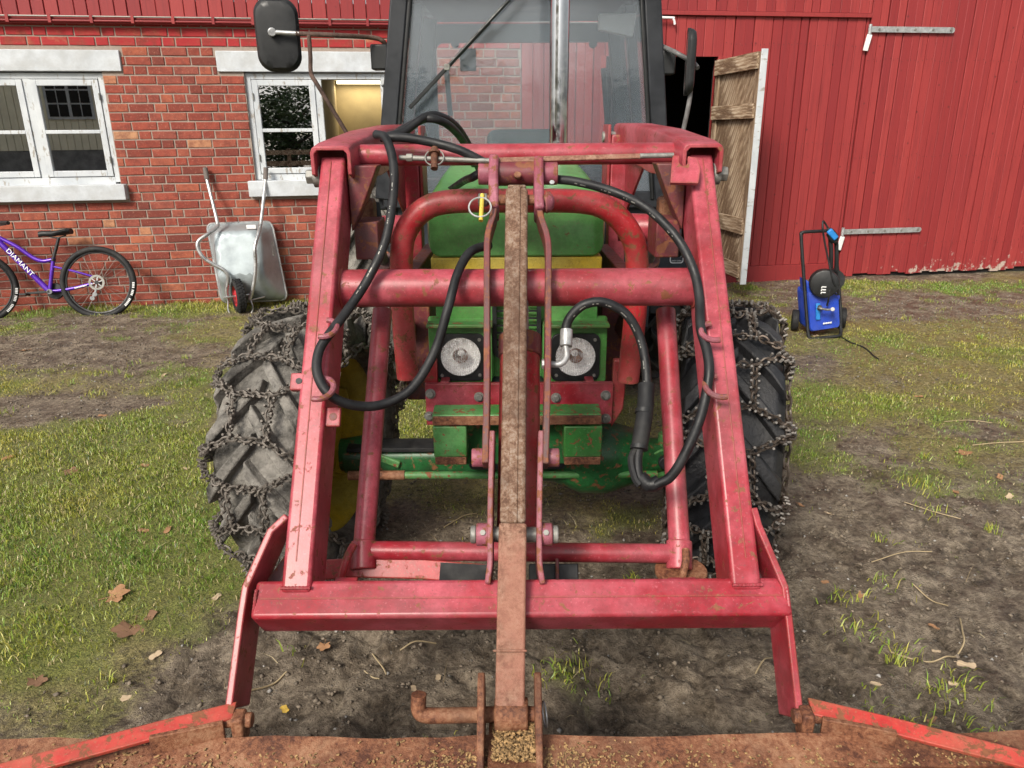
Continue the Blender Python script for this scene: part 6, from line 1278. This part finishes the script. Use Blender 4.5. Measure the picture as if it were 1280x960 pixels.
for (px, py, s_, tx_) in ((195, 824, .045, 'below the largest brown leaf'), (160, 875, .04, 'just above the left brace of the bucket'), (272, 752, .04, 'beside the muddy front tyre'), (548, 851, .03, 'on the mud just above the bent pin'), (517, 862, .03, 'on the mud left of the bent pin top'), (1095, 853, .035, 'on bare mud right of the loader end plate'), (1172, 806, .03, 'inside the curve of the long bent straw stalk'), (1192, 853, .03, 'below the long bent straw stalk'), (1035, 640, .04, 'on turf right of the clean front tyre'), (1150, 470, .05, 'on yellow moss right of the pressure washer cord'), (1020, 420, .05, 'at the foot of the pressure washer'), (205, 470, .05, 'between the mud strip and the muddy tyre'), (118, 448, .05, 'on the mud strip below the bicycle'), (232, 586, .04, 'on turf left of the muddy front tyre'), (1262, 620, .05, 'by the right picture edge below the thick straw')): leaf(px, py, s_, 'pale', False, 'small pale leaf '+tx_, gL)
gO = 'small orange leaves scattered on the yard'
for (px, py, s_, tx_) in ((180, 581, .05, 'in grass left of the muddy front tyre'), (128, 520, .05, 'at the lower edge of the mud strip'), (10, 575, .06, 'at the left picture edge in lush grass'), (210, 667, .05, 'of a close pair, the one nearer the tyre'), (180, 668, .045, 'of a close pair, the one farther from the tyre'), (1032, 724, .035, 'on mud next to the right end plate'), (1168, 780, .04, 'on mud left of the bent straw stalk top'), (1076, 741, .04, 'among tufts right of the loader end plate'), (1148, 497, .05, 'on mossy turf far right of the clean tyre'), (1195, 612, .05, 'on bare soil below the orange maple leaf'), (1250, 596, .05, 'near the right edge below the thick straw'), (30, 440, .09, 'on the mud strip at the left edge'), (1000, 632, .04, 'close beside the side chain of the clean tyre')): leaf(px, py, s_, 'orange', False, 'small orange leaf '+tx_, gO)
LM['straw'] = leafmat('dry_straw', (.25, .19, .11), (.42, .34, .21))
def stalk(P, r, label, group=None):
    pts = [atG(a_, b_) for a_, b_ in P]
    for p in pts: p.z = float(height(np.array(p.x), np.array(p.y)))+.006
    tag(MB().tube(spline(pts, 5), r, 5).build('straw_stalk', LM['straw']), label, 'straw', group)
stalk([(1201, 770), (1203, 790), (1205, 803), (1197, 812), (1183, 819), (1165, 820), (1140, 816), (1115, 808)], .0028, 'long bent straw stalk on bare mud at the right')
stalk([(1140, 730), (1165, 744), (1185, 756)], .0026, 'dark straight twig lying above the bent straw stalk')
stalk([(1215, 559), (1245, 556), (1285, 555)], .0035, 'thick pale straw stalk at the right picture edge')
stalk([(358, 838), (340, 850), (310, 868)], .0032, 'brown twig lying inside the left end plate of the loader')
stalk([(500, 815), (520, 808), (545, 801)], .0030, 'pale straw stalk right behind the crossbar left of the bar')
g_ = 'loose short straw stalks on the mud'
for P, tx_ in (([(465, 812), (478, 828), (482, 832)], 'behind the crossbar, left of the middle'), ([(455, 835), (465, 840), (474, 845)], 'on mud left of the bent pin'), ([(945, 835), (955, 822), (966, 812)], 'inside the right end plate of the loader'), ([(1090, 700), (1130, 690), (1165, 688)], 'on mud right of the clean tyre'), ([(1060, 905), (1063, 893), (1062, 888)], 'above the right brace of the bucket'), ([(555, 662), (580, 648), (596, 641)], 'under the axle left of the tilt cylinder'), ([(1130, 630), (1165, 642), (1200, 652)], 'on bare soil below the moss at right'), ([(1180, 530), (1210, 528), (1240, 532)], 'above the thick straw at right')): stalk(P, .0025, 'short pale straw stalk '+tx_, g_)
